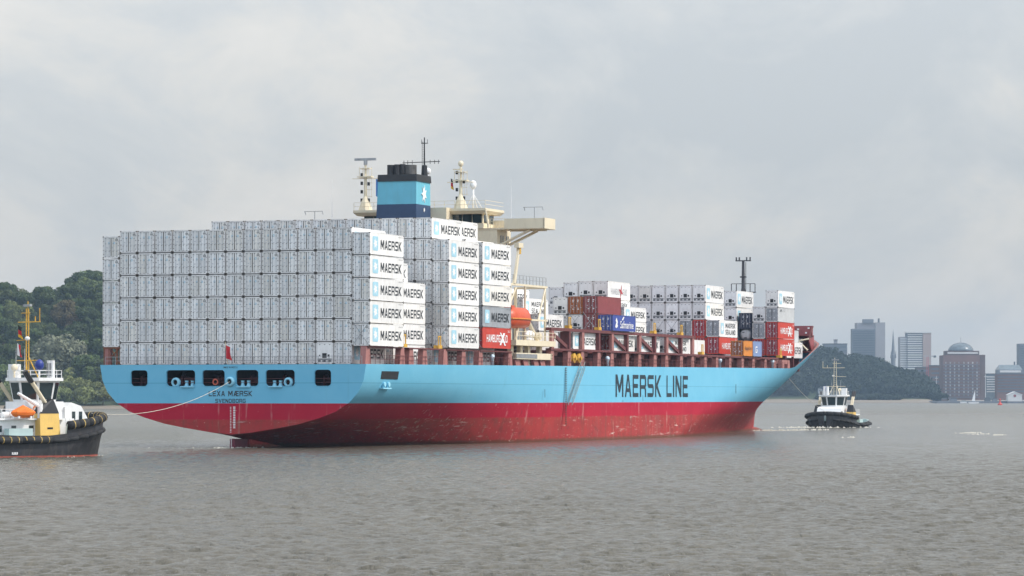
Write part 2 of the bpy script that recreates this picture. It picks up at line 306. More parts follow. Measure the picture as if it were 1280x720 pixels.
def hull_material():
    m = bpy.data.materials.new('hull paint'); m.use_nodes = True; nt = m.node_tree; N = nt.nodes; L = nt.links
    p = N['Principled BSDF']; p.inputs['Roughness'].default_value = 0.6; p.inputs['Specular IOR Level'].default_value = 0.16
    tc = N.new('ShaderNodeTexCoord'); sx = N.new('ShaderNodeSeparateXYZ'); L.new(tc.outputs['Object'], sx.inputs[0])
    def noise(sc, scale=(1, 1, 1), det=5, rough=0.6):
        mp = N.new('ShaderNodeMapping'); mp.inputs['Scale'].default_value = scale; L.new(tc.outputs['Object'], mp.inputs[0])
        n = N.new('ShaderNodeTexNoise'); n.inputs['Scale'].default_value = sc; n.inputs['Detail'].default_value = det; n.inputs['Roughness'].default_value = rough
        L.new(mp.outputs[0], n.inputs['Vector']); return n.outputs[0]
    def rng(v, a, b, c=0.0, d=1.0):
        r = N.new('ShaderNodeMapRange'); r.inputs[1].default_value = a; r.inputs[2].default_value = b; r.inputs[3].default_value = c; r.inputs[4].default_value = d
        L.new(v, r.inputs[0]); return r.outputs[0]
    def mix(f, a, b):
        x = N.new('ShaderNodeMixRGB'); L.new(f, x.inputs[0]) if not isinstance(f, float) else None
        if isinstance(f, float): x.inputs[0].default_value = f
        for i, c in ((1, a), (2, b)):
            if isinstance(c, tuple): x.inputs[i].default_value = (*c, 1)
            else: L.new(c, x.inputs[i])
        return x.outputs[0]
    def math2(op, a, b):
        x = N.new('ShaderNodeMath'); x.operation = op
        for i, c in ((0, a), (1, b)):
            if isinstance(c, (int, float)): x.inputs[i].default_value = c
            else: L.new(c, x.inputs[i])
        return x.outputs[0]
    z = sx.outputs[2]; y = sx.outputs[1]
    streak = noise(1.0, (1.4, 0.55, 0.05), 6, 0.7); blot = noise(0.25, (1, 0.6, 1), 6); fine = noise(2.2, (1, 0.8, 1.2), 6, 0.7)
    # light blue upper strake with faint run-off and one weld seam
    blue = mix(rng(blot, 0.35, 0.7), (0.145, 0.44, 0.615), (0.175, 0.475, 0.64))
    blue = mix(rng(streak, 0.60, 0.80, 0, 0.35), blue, (0.10, 0.30, 0.38))
    seam = math2('LESS_THAN', math2('ABSOLUTE', math2('SUBTRACT', z, 8.35), 0), 0.05)
    blue = mix(math2('MULTIPLY', seam, 0.45), blue, (0.05, 0.22, 0.32))
    blue = mix(rng(math2('MULTIPLY', rng(fine, 0.66, 0.74), rng(streak, 0.5, 0.7)), 0, 1, 0, 0.5), blue, (0.06, 0.12, 0.14))
    # crimson band, then the sun-bleached, scraped lower band
    red = mix(rng(blot, 0.35, 0.7), (0.37, 0.007, 0.030), (0.43, 0.014, 0.036))
    red = mix(rng(streak, 0.62, 0.72, 0, 0.55), red, (0.52, 0.16, 0.14))
    red = mix(rng(fine, 0.665, 0.70, 0, 0.8), red, (0.62, 0.52, 0.46))
    pale = mix(rng(blot, 0.35, 0.68), (0.33, 0.030, 0.033), (0.39, 0.048, 0.042))
    pale = mix(rng(streak, 0.48, 0.68, 0, 0.75), pale, (0.20, 0.055, 0.042))
    pale = mix(rng(fine, 0.63, 0.665, 0, 0.85), pale, (0.58, 0.42, 0.35))
    pale = mix(rng(noise(0.12, (1, 1, .6), 4), 0.58, 0.7, 0, 0.5), pale, (0.22, 0.10, 0.085))
    scr = noise(1.0, (.3, .22, 2.6), 5, .7); vert = noise(1.0, (1.5, 1.3, .10), 5, .6); patch = noise(.11, (1, 1, 1.5), 3)
    gate = rng(patch, .45, .6)
    red = mix(math2('MULTIPLY', gate, rng(vert, .61, .65, 0, .45)), red, (.58, .42, .38)); red = mix(math2('MULTIPLY', gate, rng(vert, .32, .38, .7, 0)), red, (.20, .02, .03))
    pale = mix(math2('MULTIPLY', gate, rng(scr, .60, .645, 0, .85)), pale, (.62, .50, .44)); pale = mix(math2('MULTIPLY', gate, rng(vert, .585, .63, 0, .65)), pale, (.50, .30, .25))
    pale = mix(rng(noise(.6, (1, .7, 1.3), 5, .65), .54, .68, 0, .6), pale, (.17, .035, .03))
    zz = math2('ADD', z, math2('MULTIPLY', math2('SUBTRACT', blot, 0.5), 0.5))
    c = mix(rng(zz, 3.55, 3.75), pale, red)
    slime = math2('ADD', z, math2('MULTIPLY', math2('SUBTRACT', fine, 0.5), 0.9))
    c = mix(rng(slime, 0.25, 0.6, 0.75, 0.0), c, (0.10, 0.06, 0.035))
    c = mix(math2('GREATER_THAN', z, 5.74), c, blue)
    L.new(c, p.inputs['Base Color'])
    bp = N.new('ShaderNodeBump'); bp.inputs['Strength'].default_value = 0.12; bp.inputs['Distance'].default_value = 0.3
    L.new(noise(0.35, (1, 1, 1), 3), bp.inputs['Height']); L.new(bp.outputs[0], p.inputs['Normal'])
    return m
M_hull = hull_material()

T = [(0, 1.75), (2.8, 2.0), (6.7, 2.6), (9.5, 3.12), (12.3, 3.9), (14.5, 4.7), (16.4, 5.9), (17.6, 7.2), (18.3, 8.7), (18.65, 10.73)]
MS = [(0, -11), (7, -11), (13, -11), (16.5, -10.3), (18.2, -8.5), (18.7, -5), (18.7, 0), (18.7, 4), (18.7, 7.5), (18.7, 11.1)]
def bow_b(s, z):
    zn = min(max(z / 18.0, 0), 1.0); p = 1.2 + 5.0 * zn ** 1.7; q = 1.0 - 0.1 * zn
    se = 250 + 10 * zn ** 1.2; s0 = 135 + 60 * zn; u = min(max((s - s0) / (se - s0), 0), 1)
    return 18.7 * max(1 - u ** p, 0) ** q
def rail_b(s):
    if s < 75:
        t = 1 - (1 - (s + 1) / 76) ** 1.6; return 18.65 + 0.05 * t
    return 18.7 if s < 130 else bow_b(s, rail_z(s))
def build_hull():
    mb = MB(); st = [-1 + 96 * (i / 34) ** 1.15 for i in range(35)] + [100, 115, 130]; rows = []
    for s in st:
        u = min((s + 1) / 96, 1); t = .5 * u + .5 * u * u * (3 - 2 * u)
        half = []
        for i, (a, b) in enumerate(zip(T, MS)): ti = t ** (.8 + .25 * min(i, 6)); half.append((a[0] + (b[0] - a[0]) * ti, a[1] + (b[1] - a[1]) * ti))   # the counter stays flat and high, the run drops first amidships
        half[-1] = (half[-1][0], deck_z(s))
        rows.append([(-b, s, z) for b, z in reversed(half[1:])] + [(b, s, z) for b, z in half])
    n = len(rows[0]); v = [p for r in rows for p in r]
    f = [(i * n + j, i * n + j + 1, (i + 1) * n + j + 1, (i + 1) * n + j) for i in range(len(rows) - 1) for j in range(n - 1)]
    mb.add(v, f)
    for sg in (-1, 1):                                   # flared bow, one side at a time
        nu, nv = 64, 24; v = []
        for i in range(nu + 1):
            w = i / nu; sn = 130 + w * 130
            for j in range(nv + 1):
                z = -2 + (rail_z(sn) + 2) * j / nv; zn = min(max(z / 18, 0), 1); se = 250 + 10 * zn ** 1.2
                s = 130 + w * (se - 130); v.append((sg * bow_b(s, z), s, z))
        m = nv + 1
        mb.add(v, [(i * m + j, (i + 1) * m + j, (i + 1) * m + j + 1, i * m + j + 1) for i in range(nu) for j in range(nv)])
    return mb.build('hull', M_hull, ship, smooth=True)
build_hull()
# transom with its six mooring openings
outl = [(b, z) for b, z in reversed(T)] + [(-b, z) for b, z in T[1:]]
WIN = [(-14.24, -11.83), (-9.16, -5.07), (-4.06, -0.9), (0.67, 3.8), (4.8, 8.86), (11.56, 13.87)]
WZ0, WZ1 = 7.97, 10.02
tr = link('transom', flat_with_holes(outl, [rrect(a, b, WZ0, WZ1, 0.42) for a, b in WIN], 'transom', M_hull), ship, (0, -1.0, 0))
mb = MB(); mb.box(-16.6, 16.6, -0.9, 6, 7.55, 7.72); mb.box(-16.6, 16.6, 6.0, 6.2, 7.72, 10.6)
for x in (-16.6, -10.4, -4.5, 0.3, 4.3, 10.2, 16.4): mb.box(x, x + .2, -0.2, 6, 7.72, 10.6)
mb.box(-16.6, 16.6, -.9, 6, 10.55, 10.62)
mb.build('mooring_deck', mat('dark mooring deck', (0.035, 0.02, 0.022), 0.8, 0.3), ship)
for a, b in WIN:
    o_, i_ = rrect(a - .06, b + .06, WZ0 - .06, WZ1 + .06, .46), rrect(a, b, WZ0, WZ1, .42); n = len(o_); m = MB()
    for y in (-1.05, -.7): m.add([(x, y, z) for x, z in o_] + [(x, y, z) for x, z in i_], [(k, (k + 1) % n, n + (k + 1) % n, n + k) for k in range(n)])
    v = [(x, -1.05, z) for x, z in i_] + [(x, -.7, z) for x, z in i_]; m.add(v, [(k, (k + 1) % n, n + (k + 1) % n, n + k) for k in range(n)])
    v = [(x, -1.05, z) for x, z in o_] + [(x, -.7, z) for x, z in o_]; m.add(v, [(k, (k + 1) % n, n + (k + 1) % n, n + k) for k in range(n)]); m.build('opening_rim', M_hull, ship)
for x in (-13.2, -7.4, -2.2, 2.4, 7.0, 12.6):
    m = MB(); m.lathe([(.75, -.9), (.75, -.8), (.42, -.75), (.42, .75), (.75, .8), (.75, .9)], (x, 2.6, 8.75), 14, 'x'); m.box(x - 1.1, x - .95, 2.0, 3.2, 7.72, 9.3); m.box(x + .95, x + 1.1, 2.0, 3.2, 7.72, 9.3); m.build('mooring_winch', M_deckred, ship)
for z in (8.4, 8.9): m = MB(); m.box(-14.3, 13.9, -.62, -.58, z, z + .04); m.build('opening_railing', M_deckred, ship)
def rollers(x):
    m = MB()
    for dx in (-.42, .42): m.lathe([(.34, 7.72), (.30, 7.95), (.2, 8.3), (.22, 8.6), (.27, 8.68)], (x + dx, -.35, 0), 12)
    m.box(x - .95, x + .95, -1.25, -.1, 7.80, 7.92); m.build('roller_fairlead', M_pbl, ship)
def ringlead(x, z=8.45, y=-.55):
    m = MB(); n = 16; v = []
    for i in range(n):
        t = 2 * math.pi * i / n
        for r, d in ((.62, -.25), (.36, -.5), (.36, .3), (.62, .1)): v.append((x + r * math.cos(t), y + d, z + r * math.sin(t)))
    m.add(v, [(i * 4 + j, i * 4 + (j + 1) % 4, ((i + 1) % n) * 4 + (j + 1) % 4, ((i + 1) % n) * 4 + j) for i in range(n) for j in range(4)])
    m.build('ring_fairlead', M_pbl, ship, smooth=True)
for x in (-6.15, 1.75, 6.2): rollers(x)
for x in (-7.95, 7.85): ringlead(x)
ringlead(-.1, 8.53, -1.0)
MB().lathe([(.36, -1.02), (.36, -.98)], (-.1, 0, 8.53), 16, 'y').build('fairlead_bore', M_dgr, ship)
m = MB(); n = 14
m.add([(-2.35 + r * math.cos(2 * math.pi * i / n), -.75, 8.5 + r * math.sin(2 * math.pi * i / n)) for r in (.42, .24) for i in range(n)], [(i, (i + 1) % n, n + (i + 1) % n, n + i) for i in range(n)])
m.build('life_ring', mat('life ring red', (.45, .09, .05), .6), ship)
for w in WIN: pass
for txt, w, h, z in (('LEXA MÆRSK', 6.1, .68, 7.0), ('SVENDBORG', 4.25, .52, 6.06), ('IMO 9190731', 1.95, .22, 10.36)):
    link('lettering', text_mesh(txt, w, h, M_letter, 'y', 0.004), ship, (-.1, -1.02, z))
m = MB()
for k in range(17): m.box(-.16, .02, -1.03, -1.005, 2.0 + .2 * k, 2.08 + .2 * k)
for k in range(13): m.box(.28, .58, -1.03, -1.005, 2.55 + .22 * k, 2.68 + .22 * k)
m.build('draught_marks', M_wletter, ship)
# rudder and skeg below the counter
m = MB(); m.prism([(-.9, -3), (3.6, -3), (3.4, 1.15), (-.7, 1.2)], -.32, .32, 'x', 0)
for k in range(8): m.box(-.06, .06, -.99, -.93, -.1 + .17 * k, -.02 + .17 * k, 1)
m.build('rudder', [mat('rudder maroon', (.12, .016, .03), .5, .15), M_wletter], ship)
m = MB(); m.hexa([(-.4, 4.2, -4), (.4, 4.2, -4), (1.6, 22, -4), (-1.6, 22, -4)], [(-.4, 3.8, 2.4), (.4, 3.8, 2.4), (1.6, 22, 2), (-1.6, 22, 2)]); m.build('skeg', M_hull, ship)
m = MB(); m.ellip((0, 249, -1.9), (2.2, 9.0, 2.6), 16, 10); m.build('bulbous_bow', M_hull, ship, smooth=True)
# decks
def deck(name, st, zf, inset):
    m = MB(); v = []
    for s in st: z = zf(s); b = rail_b(s) * .995 if s < 209 else max(bow_b(s, z) - inset, .05); v += [(-b, s, z), (b, s, z)]
    m.add(v, [(2 * i, 2 * i + 1, 2 * i + 3, 2 * i + 2) for i in range(len(st) - 1)]); m.build(name, M_deckred, ship)
deck('main_deck', [-.98, 20, 50, 80, 110, 145, 170, 190, 207, 211, 215, 219, 222, 225, 228, 231], lambda s: rail_z(s) - .03 if s < 208 else 11.8, .45)
deck('forecastle_deck', [239, 243, 247, 251, 254, 257, 259], lambda s: rail_z(s) - 1.2, .4)
m = MB()                                                  # inside of the raised bow bulwark
for sg in (-1, 1):
    v = []
    for i in range(41):
        s = 208 + 51 * i / 40; zt = rail_z(s); zl = float(np.interp(s, [208, 226, 240, 260], [11.7, 11.8, 15.4, 18.4]))
        for j in range(5): z = zl + (zt - .02 - zl) * j / 4; v.append((sg * max(bow_b(s, z) - .42, .03), s, z))
        v.append((sg * max(bow_b(s, zt) - .02, .04), s, zt + .02))
    m.add(v, [(6 * i + j, 6 * i + j + 1, 6 * i + 7 + j, 6 * i + 6 + j) for i in range(40) for j in range(5)])
m.build('bulwark_lining', M_pink, ship)
# breakwater: a maroon wall across the forecastle, hollow below its top panel
m = MB(); m.box(-15.1, 15.1, 238.0, 238.5, 18.5, 20.35); m.box(-14.2, 14.2, 242.5, 242.8, 15.2, 18.6); m.hexa([(-15.1, 238, 18.42), (15.1, 238, 18.42), (14.2, 243, 18.42), (-14.2, 243, 18.42)], [(-15.1, 238, 18.52), (15.1, 238, 18.52), (14.2, 243, 18.52), (-14.2, 243, 18.52)])
for x in range(-14, 15, 4): m.hexa([(x, 238, 18.4), (x + .25, 238, 18.4), (x + .25, 242.5, 18.4), (x, 242.5, 18.4)], [(x, 241, 15.5), (x + .25, 241, 15.5), (x + .25, 242.5, 15.5), (x, 242.5, 15.5)])
m.build('breakwater', mat('breakwater maroon', (.27, .07, .075), .55, .12), ship)
m = MB(); m.hexa([(14.3, 237.7, 17.6), (14.6, 237.7, 17.6), (14.4, 239.5, 17.8), (14.1, 239.5, 17.8)], [(15.1, 237.8, 20.3), (15.4, 237.8, 20.3), (15.2, 238.8, 20.3), (14.9, 238.8, 20.3)]); m.build('breakwater_cheek', M_pink, ship)
for x, z in ((13.9, 19.0), (12.3, 19.7), (10.6, 20.1), (9.0, 19.4), (14.4, 19.9)):
    MB().box(x - .17, x + .17, 237.8, 238.0, z - .15, z + .15).build('deck_light', M_wletter, ship)
m = MB(); m.tube((14.6, 236.5, 15.6), (12.6, 236.8, 17.4), .16); m.tube((12.6, 236.8, 17.4), (14.7, 237, 17.8), .16); m.build('bow_derrick', M_beige, ship)
m = MB(); m.lathe([(.75, 0), (.75, 2.2)], (10.8, 238.6, 17.2), 12, 'x'); m.box(10.6, 13.0, 237.8, 239.4, 15.6, 16.6); m.build('mooring_winch', M_mgr, ship)
# inner coaming behind the stanchions, hatch level
m = MB()
for sg in (-1, 1): m.box(sg * 15.2 - .12, sg * 15.2 + .12, 57, 206, 10.6, 13.29)
m.box(-16.4, 16.4, 76, 206, 13.3, 13.5); m.build('hatch_coaming', M_deckred, ship)
# stanchions along the starboard and port rail, and the lashing bridge beams
POST_AFT = [.4, 12.4, 15.6, 20.6, 28.3, 35.4, 42.2, 54.4]
POST_LOW = [72.9, 80.8, 87.1, 95.1, 101.7, 109.5, 116, 124.3, 130.8, 139.1, 145.7, 153.3, 160.4, 168.7, 176.6, 183.8, 191.9, 198.9, 206.2, 212.8]
def stanchion(s, z1, sg, w0=1.8, w1=1.3):
    z0 = deck_z(s) - .03; x = sg * (18.05 if s < 150 else min(18.05, bow_b(s, 11.2) - .42))
    MB().hexa([(x - .45, s - w0 / 2, z0), (x + .3, s - w0 / 2, z0), (x + .3, s + w0 / 2, z0), (x - .45, s + w0 / 2, z0)],
              [(x - .45, s - w1 / 2, z1), (x + .3, s - w1 / 2, z1), (x + .3, s + w1 / 2, z1), (x - .45, s + w1 / 2, z1)]).build('stanchion', M_pink, ship)
for s in POST_AFT: stanchion(s, 12.98, 1, 1.9, 1.2)
for s in (.4, 12.4, 28.3, 42.2): stanchion(s, 12.98, -1, .6, .6)
for s in POST_LOW: stanchion(s, 13.43, 1)
m = MB()
for x in (-18.6, -17.9, -16.8, -16.3): m.tube((x, .2, 10.7), (x, .2, 13.05), .14, n=6)
m.tube((-18.6, .25, 10.8), (-16.4, .25, 13), .1, n=5); m.tube((-16.4, .25, 10.8), (-17.8, .25, 13), .1, n=5); m.box(-18.7, -16.2, 0, .5, 12.85, 13.05)
m.build('port_pedestal', mat('rusty pedestal', (.20, .075, .045), .8, .3, dirt=(.3, .2, .03), dirt_amt=.4), ship)
for y0, y1, z0, z1 in ((0, 12, 12.86, 13.03), (14.4, 26.4, 12.86, 13.03), (28.5, 40.6, 12.86, 13.03), (41.7, 55, 12.86, 13.03), (72, 200, 13.45, 13.75), (72, 147, 16.35, 16.80)):
    MB().box(17.6, 18.5, y0, y1, z0, z1).build('side_beam', M_deckred, ship)
for k, s in enumerate((72.9, 80.8, 87.1, 95.1, 101.7, 109.5, 116, 124.3, 130.8, 139.1, 145.7)):
    w = .55 if k % 2 == 0 else .35; d = .35 if k % 2 == 0 else 1.4
    MB().box(18.4 - d, 18.45, s - w, s + w, 13.75, 16.35).build('lashing_post', M_pink if k % 2 == 0 else M_deckred, ship)
for a in (73.4, 102.2, 116.6, 131.3):
    m = MB(); m.hexa([(18.0, a, 16.2), (18.3, a, 16.2), (18.3, a, 15.6), (18.0, a, 15.6)], [(18.0, a + 6.6, 14.3), (18.3, a + 6.6, 14.3), (18.3, a + 6.6, 13.75), (18.0, a + 6.6, 13.75)]); m.build('diagonal_brace', M_deckred, ship)
for s in [(a + b) / 2 for a, b in zip(POST_LOW[:-1], POST_LOW[1:])]:
    m = MB(); m.hexa([(16.6, s - 1.0, 12.7), (17.4, s - 1.1, 12.7), (17.4, s + 1.0, 12.7), (16.6, s + .9, 12.7)], [(16.6, s - 1.4, 13.42), (17.4, s - 1.6, 13.42), (17.4, s + 1.5, 13.42), (16.6, s + 1.3, 13.42)]); m.build('bracket', M_pink, ship)
def railing(y0, y1, x, name='deck_railing'):
    m = MB(); n = int((y1 - y0) / 1.6)
    for h in (.55, 1.1): m.box(x - .02, x + .02, y0, y1, deck_z((y0 + y1) / 2) + h, deck_z((y0 + y1) / 2) + h + .04)
    for i in range(n + 1): y = y0 + (y1 - y0) * i / n; m.box(x - .02, x + .02, y - .025, y + .025, deck_z(y) - .02, deck_z(y) + 1.15)
    m.build(name, M_deckred, ship)
for a, b in ((1, 27), (29, 54), (74, 110), (111, 150), (151, 205)): railing(a, b, 18.45)
m = MB()
for h in (.5, 1.0): m.box(-18, 18, -.85, -.8, 10.73 + h, 10.78 + h)
for i in range(25): x = -18 + 1.5 * i; m.box(x - .03, x + .03, -.86, -.8, 10.7, 11.75)
m.build('stern_railing', M_steel, ship)
for s in (47.5, 100, 163.0, 197.5):
    m = MB(); m.lathe([(.24, 0), (.24, .9), (.36, 1.0), (.36, 1.4), (.1, 1.6)], (18.1, s, deck_z(s)), 10); m.build('vent_head', mat('vent head blue white', (.55, .68, .78), .5), ship, smooth=True)
for s in (26.5, 13.6, 81.5, 95.8, 110.1, 124.6, 139.7, 152, 181, 203): # yellow lashing gear
    z = 13.05 if s < 60 else (16.82 if s < 147 else 13.77)
    m = MB(); m.box(17.5, 18.3, s - .5, s + .7, z, z + .45); m.tube((18.2, s - .5, z), (18.2, s - .5, z + 1.7), .09, n=6); m.tube((18.2, s + .3, z), (18.2, s + .3, z + 1.7), .09, n=6); m.box(18.15, 18.25, s - .5, s + .3, z + 1.55, z + 1.7); m.build('gear_bin', M_yellow, ship)
m = MB()
for c in (83.5, 85.9): m.lathe([(.75, 0), (.75, .4), (.3, .45), (.3, .7)], (17.9, c, 12.4), 14, 'x')
m.box(17.5, 18.0, 80.9, 87, 12.0, 12.35); m.build('hose_reel', M_yellow, ship)
# side marks
m = MB(); m.hexa([(18.0, 4.7, 8.85), (18.37, 4.7, 8.85), (18.40, 10.6, 8.85), (18.0, 10.6, 8.85)], [(18.0, 4.7, 9.87), (18.56, 4.7, 9.87), (18.58, 10.6, 9.87), (18.0, 10.6, 9.87)]); m.build('side_opening', M_dgr, ship)
m = MB()
for y in (6.2, 7.7): m.lathe([(.22, 18.05), (.34, 18.35), (.3, 18.42)], (0, y, 8.15), 10, 'x')
m.box(17.9, 18.4, 5.6, 8.4, 7.6, 7.75); m.build('side_fairlead', M_pbl, ship)
link('lettering', text_mesh('MAERSK LINE', 39.4, 3.5, mat('hull lettering', (.012, .028, .04), .55, .1), 'x', 0.006), ship, (18.725, 121.9, 8.33))
m = MB()
for y, z, h in ((171, 7.2, 1.6), (68.5, 6.5, 1.2), (116.5, 5.95, .9), (106, 5.8, .3)): m.box(18.69, 18.72, y - .06, y + .06, z, z + h)
m.build('scupper_stain', M_letter, ship)
# boarding ladders
m = MB()
p0, p1 = Vector((19.3, 84.4, 10.9)), Vector((19.3, 78.4, 5.4))
for dx in (-.32, .32):
    for dz in (0, .95):
        a, b = p0 + Vector((dx, 0, dz)), p1 + Vector((dx, 0, dz)); m.tube(a, b, .04, n=5)
    for k in range(13): q = p0.lerp(p1, k / 12) + Vector((dx, 0, 0)); m.tube(q, q + Vector((0, 0, .95)), .025, n=4)
for k in range(30): q = p0.lerp(p1, k / 29); m.box(q.x - .3, q.x + .3, q.y - .07, q.y + .07, q.z - .03, q.z)
m.build('accommodation_ladder', mat('ladder aluminium', (.22, .23, .22), .5, .2), ship)
m = MB()
for k in range(26): z = 10.8 - k * .33; m.box(18.76, 18.86, 77.62, 78.12, z, z + .11)
for y in (77.62, 78.12): m.tube((18.82, y, 11.0), (18.82, y, 2.3), .018, n=4)
m.build('pilot_ladder', mat('ladder wood', (.09, .07, .055), .8), ship)
# ------------------------------------------------------------------ bridge house, funnel, masts
m = MB(); m.box(-12, 12, 66.5, 72.5, 11, 31.0); m.box(-4.5, 5.2, 63.6, 66.5, 11, 34.2); m.build('bridge_house', M_beige, ship)
for y in (68.0, 68.9, 70.4, 71.1): MB().box(12.0, 12.04, y, y + .4, 28.9, 30.2).build('house_window', M_glass, ship)
m = MB(); m.lathe([(.28, 66.42), (.28, 66.5)], (8.4, 0, 29.2), 12, 'y'); m.build('porthole', M_glass, ship)
m = MB(); m.box(-19.4, 19.4, 66.4, 71.0, 31.0, 31.25)                     # wings: floor, aft parapet, ends
m.box(13.2, 19.4, 66.2, 66.4, 31.05, 32.55); m.box(-19.4, -13.2, 66.2, 66.4, 31.05, 32.55); m.box(-19.4, 19.4, 70.8, 71.0, 31.25, 32.55)
m.box(19.2, 19.45, 66.2, 71.0, 31.05, 32.6); m.box(-19.45, -19.2, 66.2, 71.0, 31.05, 32.6); m.box(13.4, 19.0, 68.2, 68.6, 30.75, 31.0)
m.build('bridge_wing', M_beige, ship)
for y in (67, 70.2):
    for sg in (1,): MB().tube((12.0, y, 28.6), (17.0, y, 30.9), .2, n=8).build('wing_strut', M_beige, ship)
m = MB()
for h in (.45, .9, 1.3): m.box(10.6, 13.2, 66.25, 66.3, 31.25 + h, 31.3 + h)
for x in np.arange(10.6, 13.3, .45): m.box(x - .03, x + .03, 66.25, 66.3, 31.2, 32.6)
m.build('wing_railing', M_beige, ship)
for cx in (17.6, -17.0):
    m = MB(); m.tube((cx, 67, 32.5), (cx, 67, 34.2), .06, n=6); m.tube((cx - 1.7, 67, 34.2), (cx + 1.3, 67, 34.2), .05, n=6)
    for x in (cx - 1.6, cx + 1.2): m.tube((x, 67, 34.2), (x + .15, 67, 33.7), .06, n=5)
    m.build('wing_lamp_stand', M_steel, ship)
m = MB(); m.box(-9, 10, 66.2, 71.6, 31.2, 31.95); m.box(-8.8, 9.8, 66.5, 71.3, 31.95, 33.3); m.build('wheelhouse', M_beige, ship)
for k in range(12):
    x0 = -8.7 + 1.55 * k; MB().hexa([(x0, 66.3, 32.0), (x0 + 1.3, 66.3, 32.0), (x0 + 1.3, 66.5, 32.0), (x0, 66.5, 32.0)], [(x0, 66.05, 33.25), (x0 + 1.3, 66.05, 33.25), (x0 + 1.3, 66.48, 33.25), (x0, 66.48, 33.25)]).build('wheelhouse_window', M_glass, ship)
for y in (66.9, 69.3): MB().box(9.8, 9.86, y, y + 1.7, 32.0, 33.2).build('wheelhouse_window', M_glass, ship)
m = MB(); m.hexa([(-9.6, 65.4, 33.3), (10.4, 65.4, 33.3), (10.4, 72.6, 33.3), (-9.6, 72.6, 33.3)], [(-10, 64.9, 33.75), (10.8, 64.9, 33.75), (10.8, 73, 33.75), (-10, 73, 33.75)]); m.box(-10, 10.8, 64.9, 73, 33.75, 34.1); m.build('wheelhouse_roof', M_beige, ship)
m = MB()
for h in (.55, 1.1): m.box(-9.9, 10.7, 65.0, 65.05, 34.1 + h, 34.15 + h); m.box(10.65, 10.7, 65, 73, 34.1 + h, 34.15 + h)
for k in range(14): x = -9.9 + 20.6 * k / 13; m.box(x - .03, x + .03, 65.0, 65.05, 34.1, 35.2)
m.build('roof_railing', M_beige, ship)
m = MB(); m.tube((10.75, 65.0, 34.0), (11.0, 65.6, 31.3), .16, n=6); m.build('roof_prop', M_beige, ship)
# funnel (tapering casing: navy foot, pale blue body, black cap)
def frust(m, z0, z1, mi):
    def q(z):
        t = (z - 28) / 11; return (-3.6 + .55 * t, 2.85 - .05 * t, 57.5 + .1 * t, 63.5 - .3 * t)
    a, b = q(z0), q(z1); m.hexa([(a[0], a[2], z0), (a[1], a[2], z0), (a[1], a[3], z0), (a[0], a[3], z0)], [(b[0], b[2], z1), (b[1], b[2], z1), (b[1], b[3], z1), (b[0], b[3], z1)], mi)
m = MB(); frust(m, 11, 34.45, 0); frust(m, 34.45, 37.75, 1); m.build('funnel', [M_fnavy, M_fblue], ship)
m = MB(); m.hexa([(-3.2, 57.45, 37.75), (2.95, 57.45, 37.75), (2.95, 63.4, 37.75), (-3.2, 63.4, 37.75)], [(-3.1, 57.5, 38.75), (2.9, 57.5, 38.75), (2.9, 63.3, 38.75), (-3.1, 63.3, 38.75)]); m.build('funnel_cap', M_black, ship)
for x, y, r, h in ((-1.5, 58.6, .55, 1.5), (-.5, 58.5, .42, 1.55), (-1.2, 60.2, .5, 1.5), (.2, 58.9, .45, 1.6)): MB().tube((x, y, 38.7), (x, y, 38.7 + h), r, n=14).build('exhaust_pipe', M_black, ship, smooth=False)
MB().tube((1.1, 59.6, 38.7), (1.1, 59.6, 40.2), .95, n=18).build('exhaust_trunk', mat('sooty steel', (.10, .095, .09), .5, .3, metal=.5), ship)
MB().lathe([(.3, 0), (.3, 1.3), (.16, 1.5)], (-1.9, 60.8, 38.7), 10).build('exhaust_pipe', M_wletter, ship)
sp = star(7, 1.05, .48, .2); m = MB(); m.prism([(60.6 + a, 36.0 + b * 1.25) for a, b in sp], 2.84, 2.92, 'x'); m.build('funnel_emblem', M_wletter, ship)
m = MB(); m.prism([(60.6 + a * .33, 33.7 + b * .33) for a, b in sp], 2.87, 2.93, 'x'); m.build('funnel_emblem', M_wletter, ship)
m = MB(); m.lathe([(.5, 38.7), (.4, 40.3), (.12, 40.4), (.08, 44.4)], (2.2, 62.5, 0), 10); m.path([(1.85, 62.5, 40), (1.85, 62.5, 43.8)], .035)
for k in range(14): m.tube((1.85, 62.5, 40.3 + k * .26), (2.2, 62.5, 40.3 + k * .26), .022, n=4)
m.tube((-1.2, 62.5, 40.75), (4.6, 62.5, 40.85), .06, n=6)
for x in (-1.0, -.4, .3, 3.1, 3.8, 4.4): m.tube((x, 62.5, 40.5), (x, 62.5, 41.1), .045, n=5)
m.box(1.75, 2.7, 62.3, 62.7, 43.5, 43.58)
for x in (1.78, 2.66): m.tube((x, 62.5, 43.5), (x, 62.5, 44.1), .04, n=5)
m.build('funnel_mast', M_black, ship)
m = MB(); m.ellip((2.5, 63.0, 39.5), (.5, .5, .5)); m.tube((2.5, 63.0, 38.7), (2.5, 63.0, 39.1), .2); m.build('satellite_dome', M_wletter, ship, smooth=True)
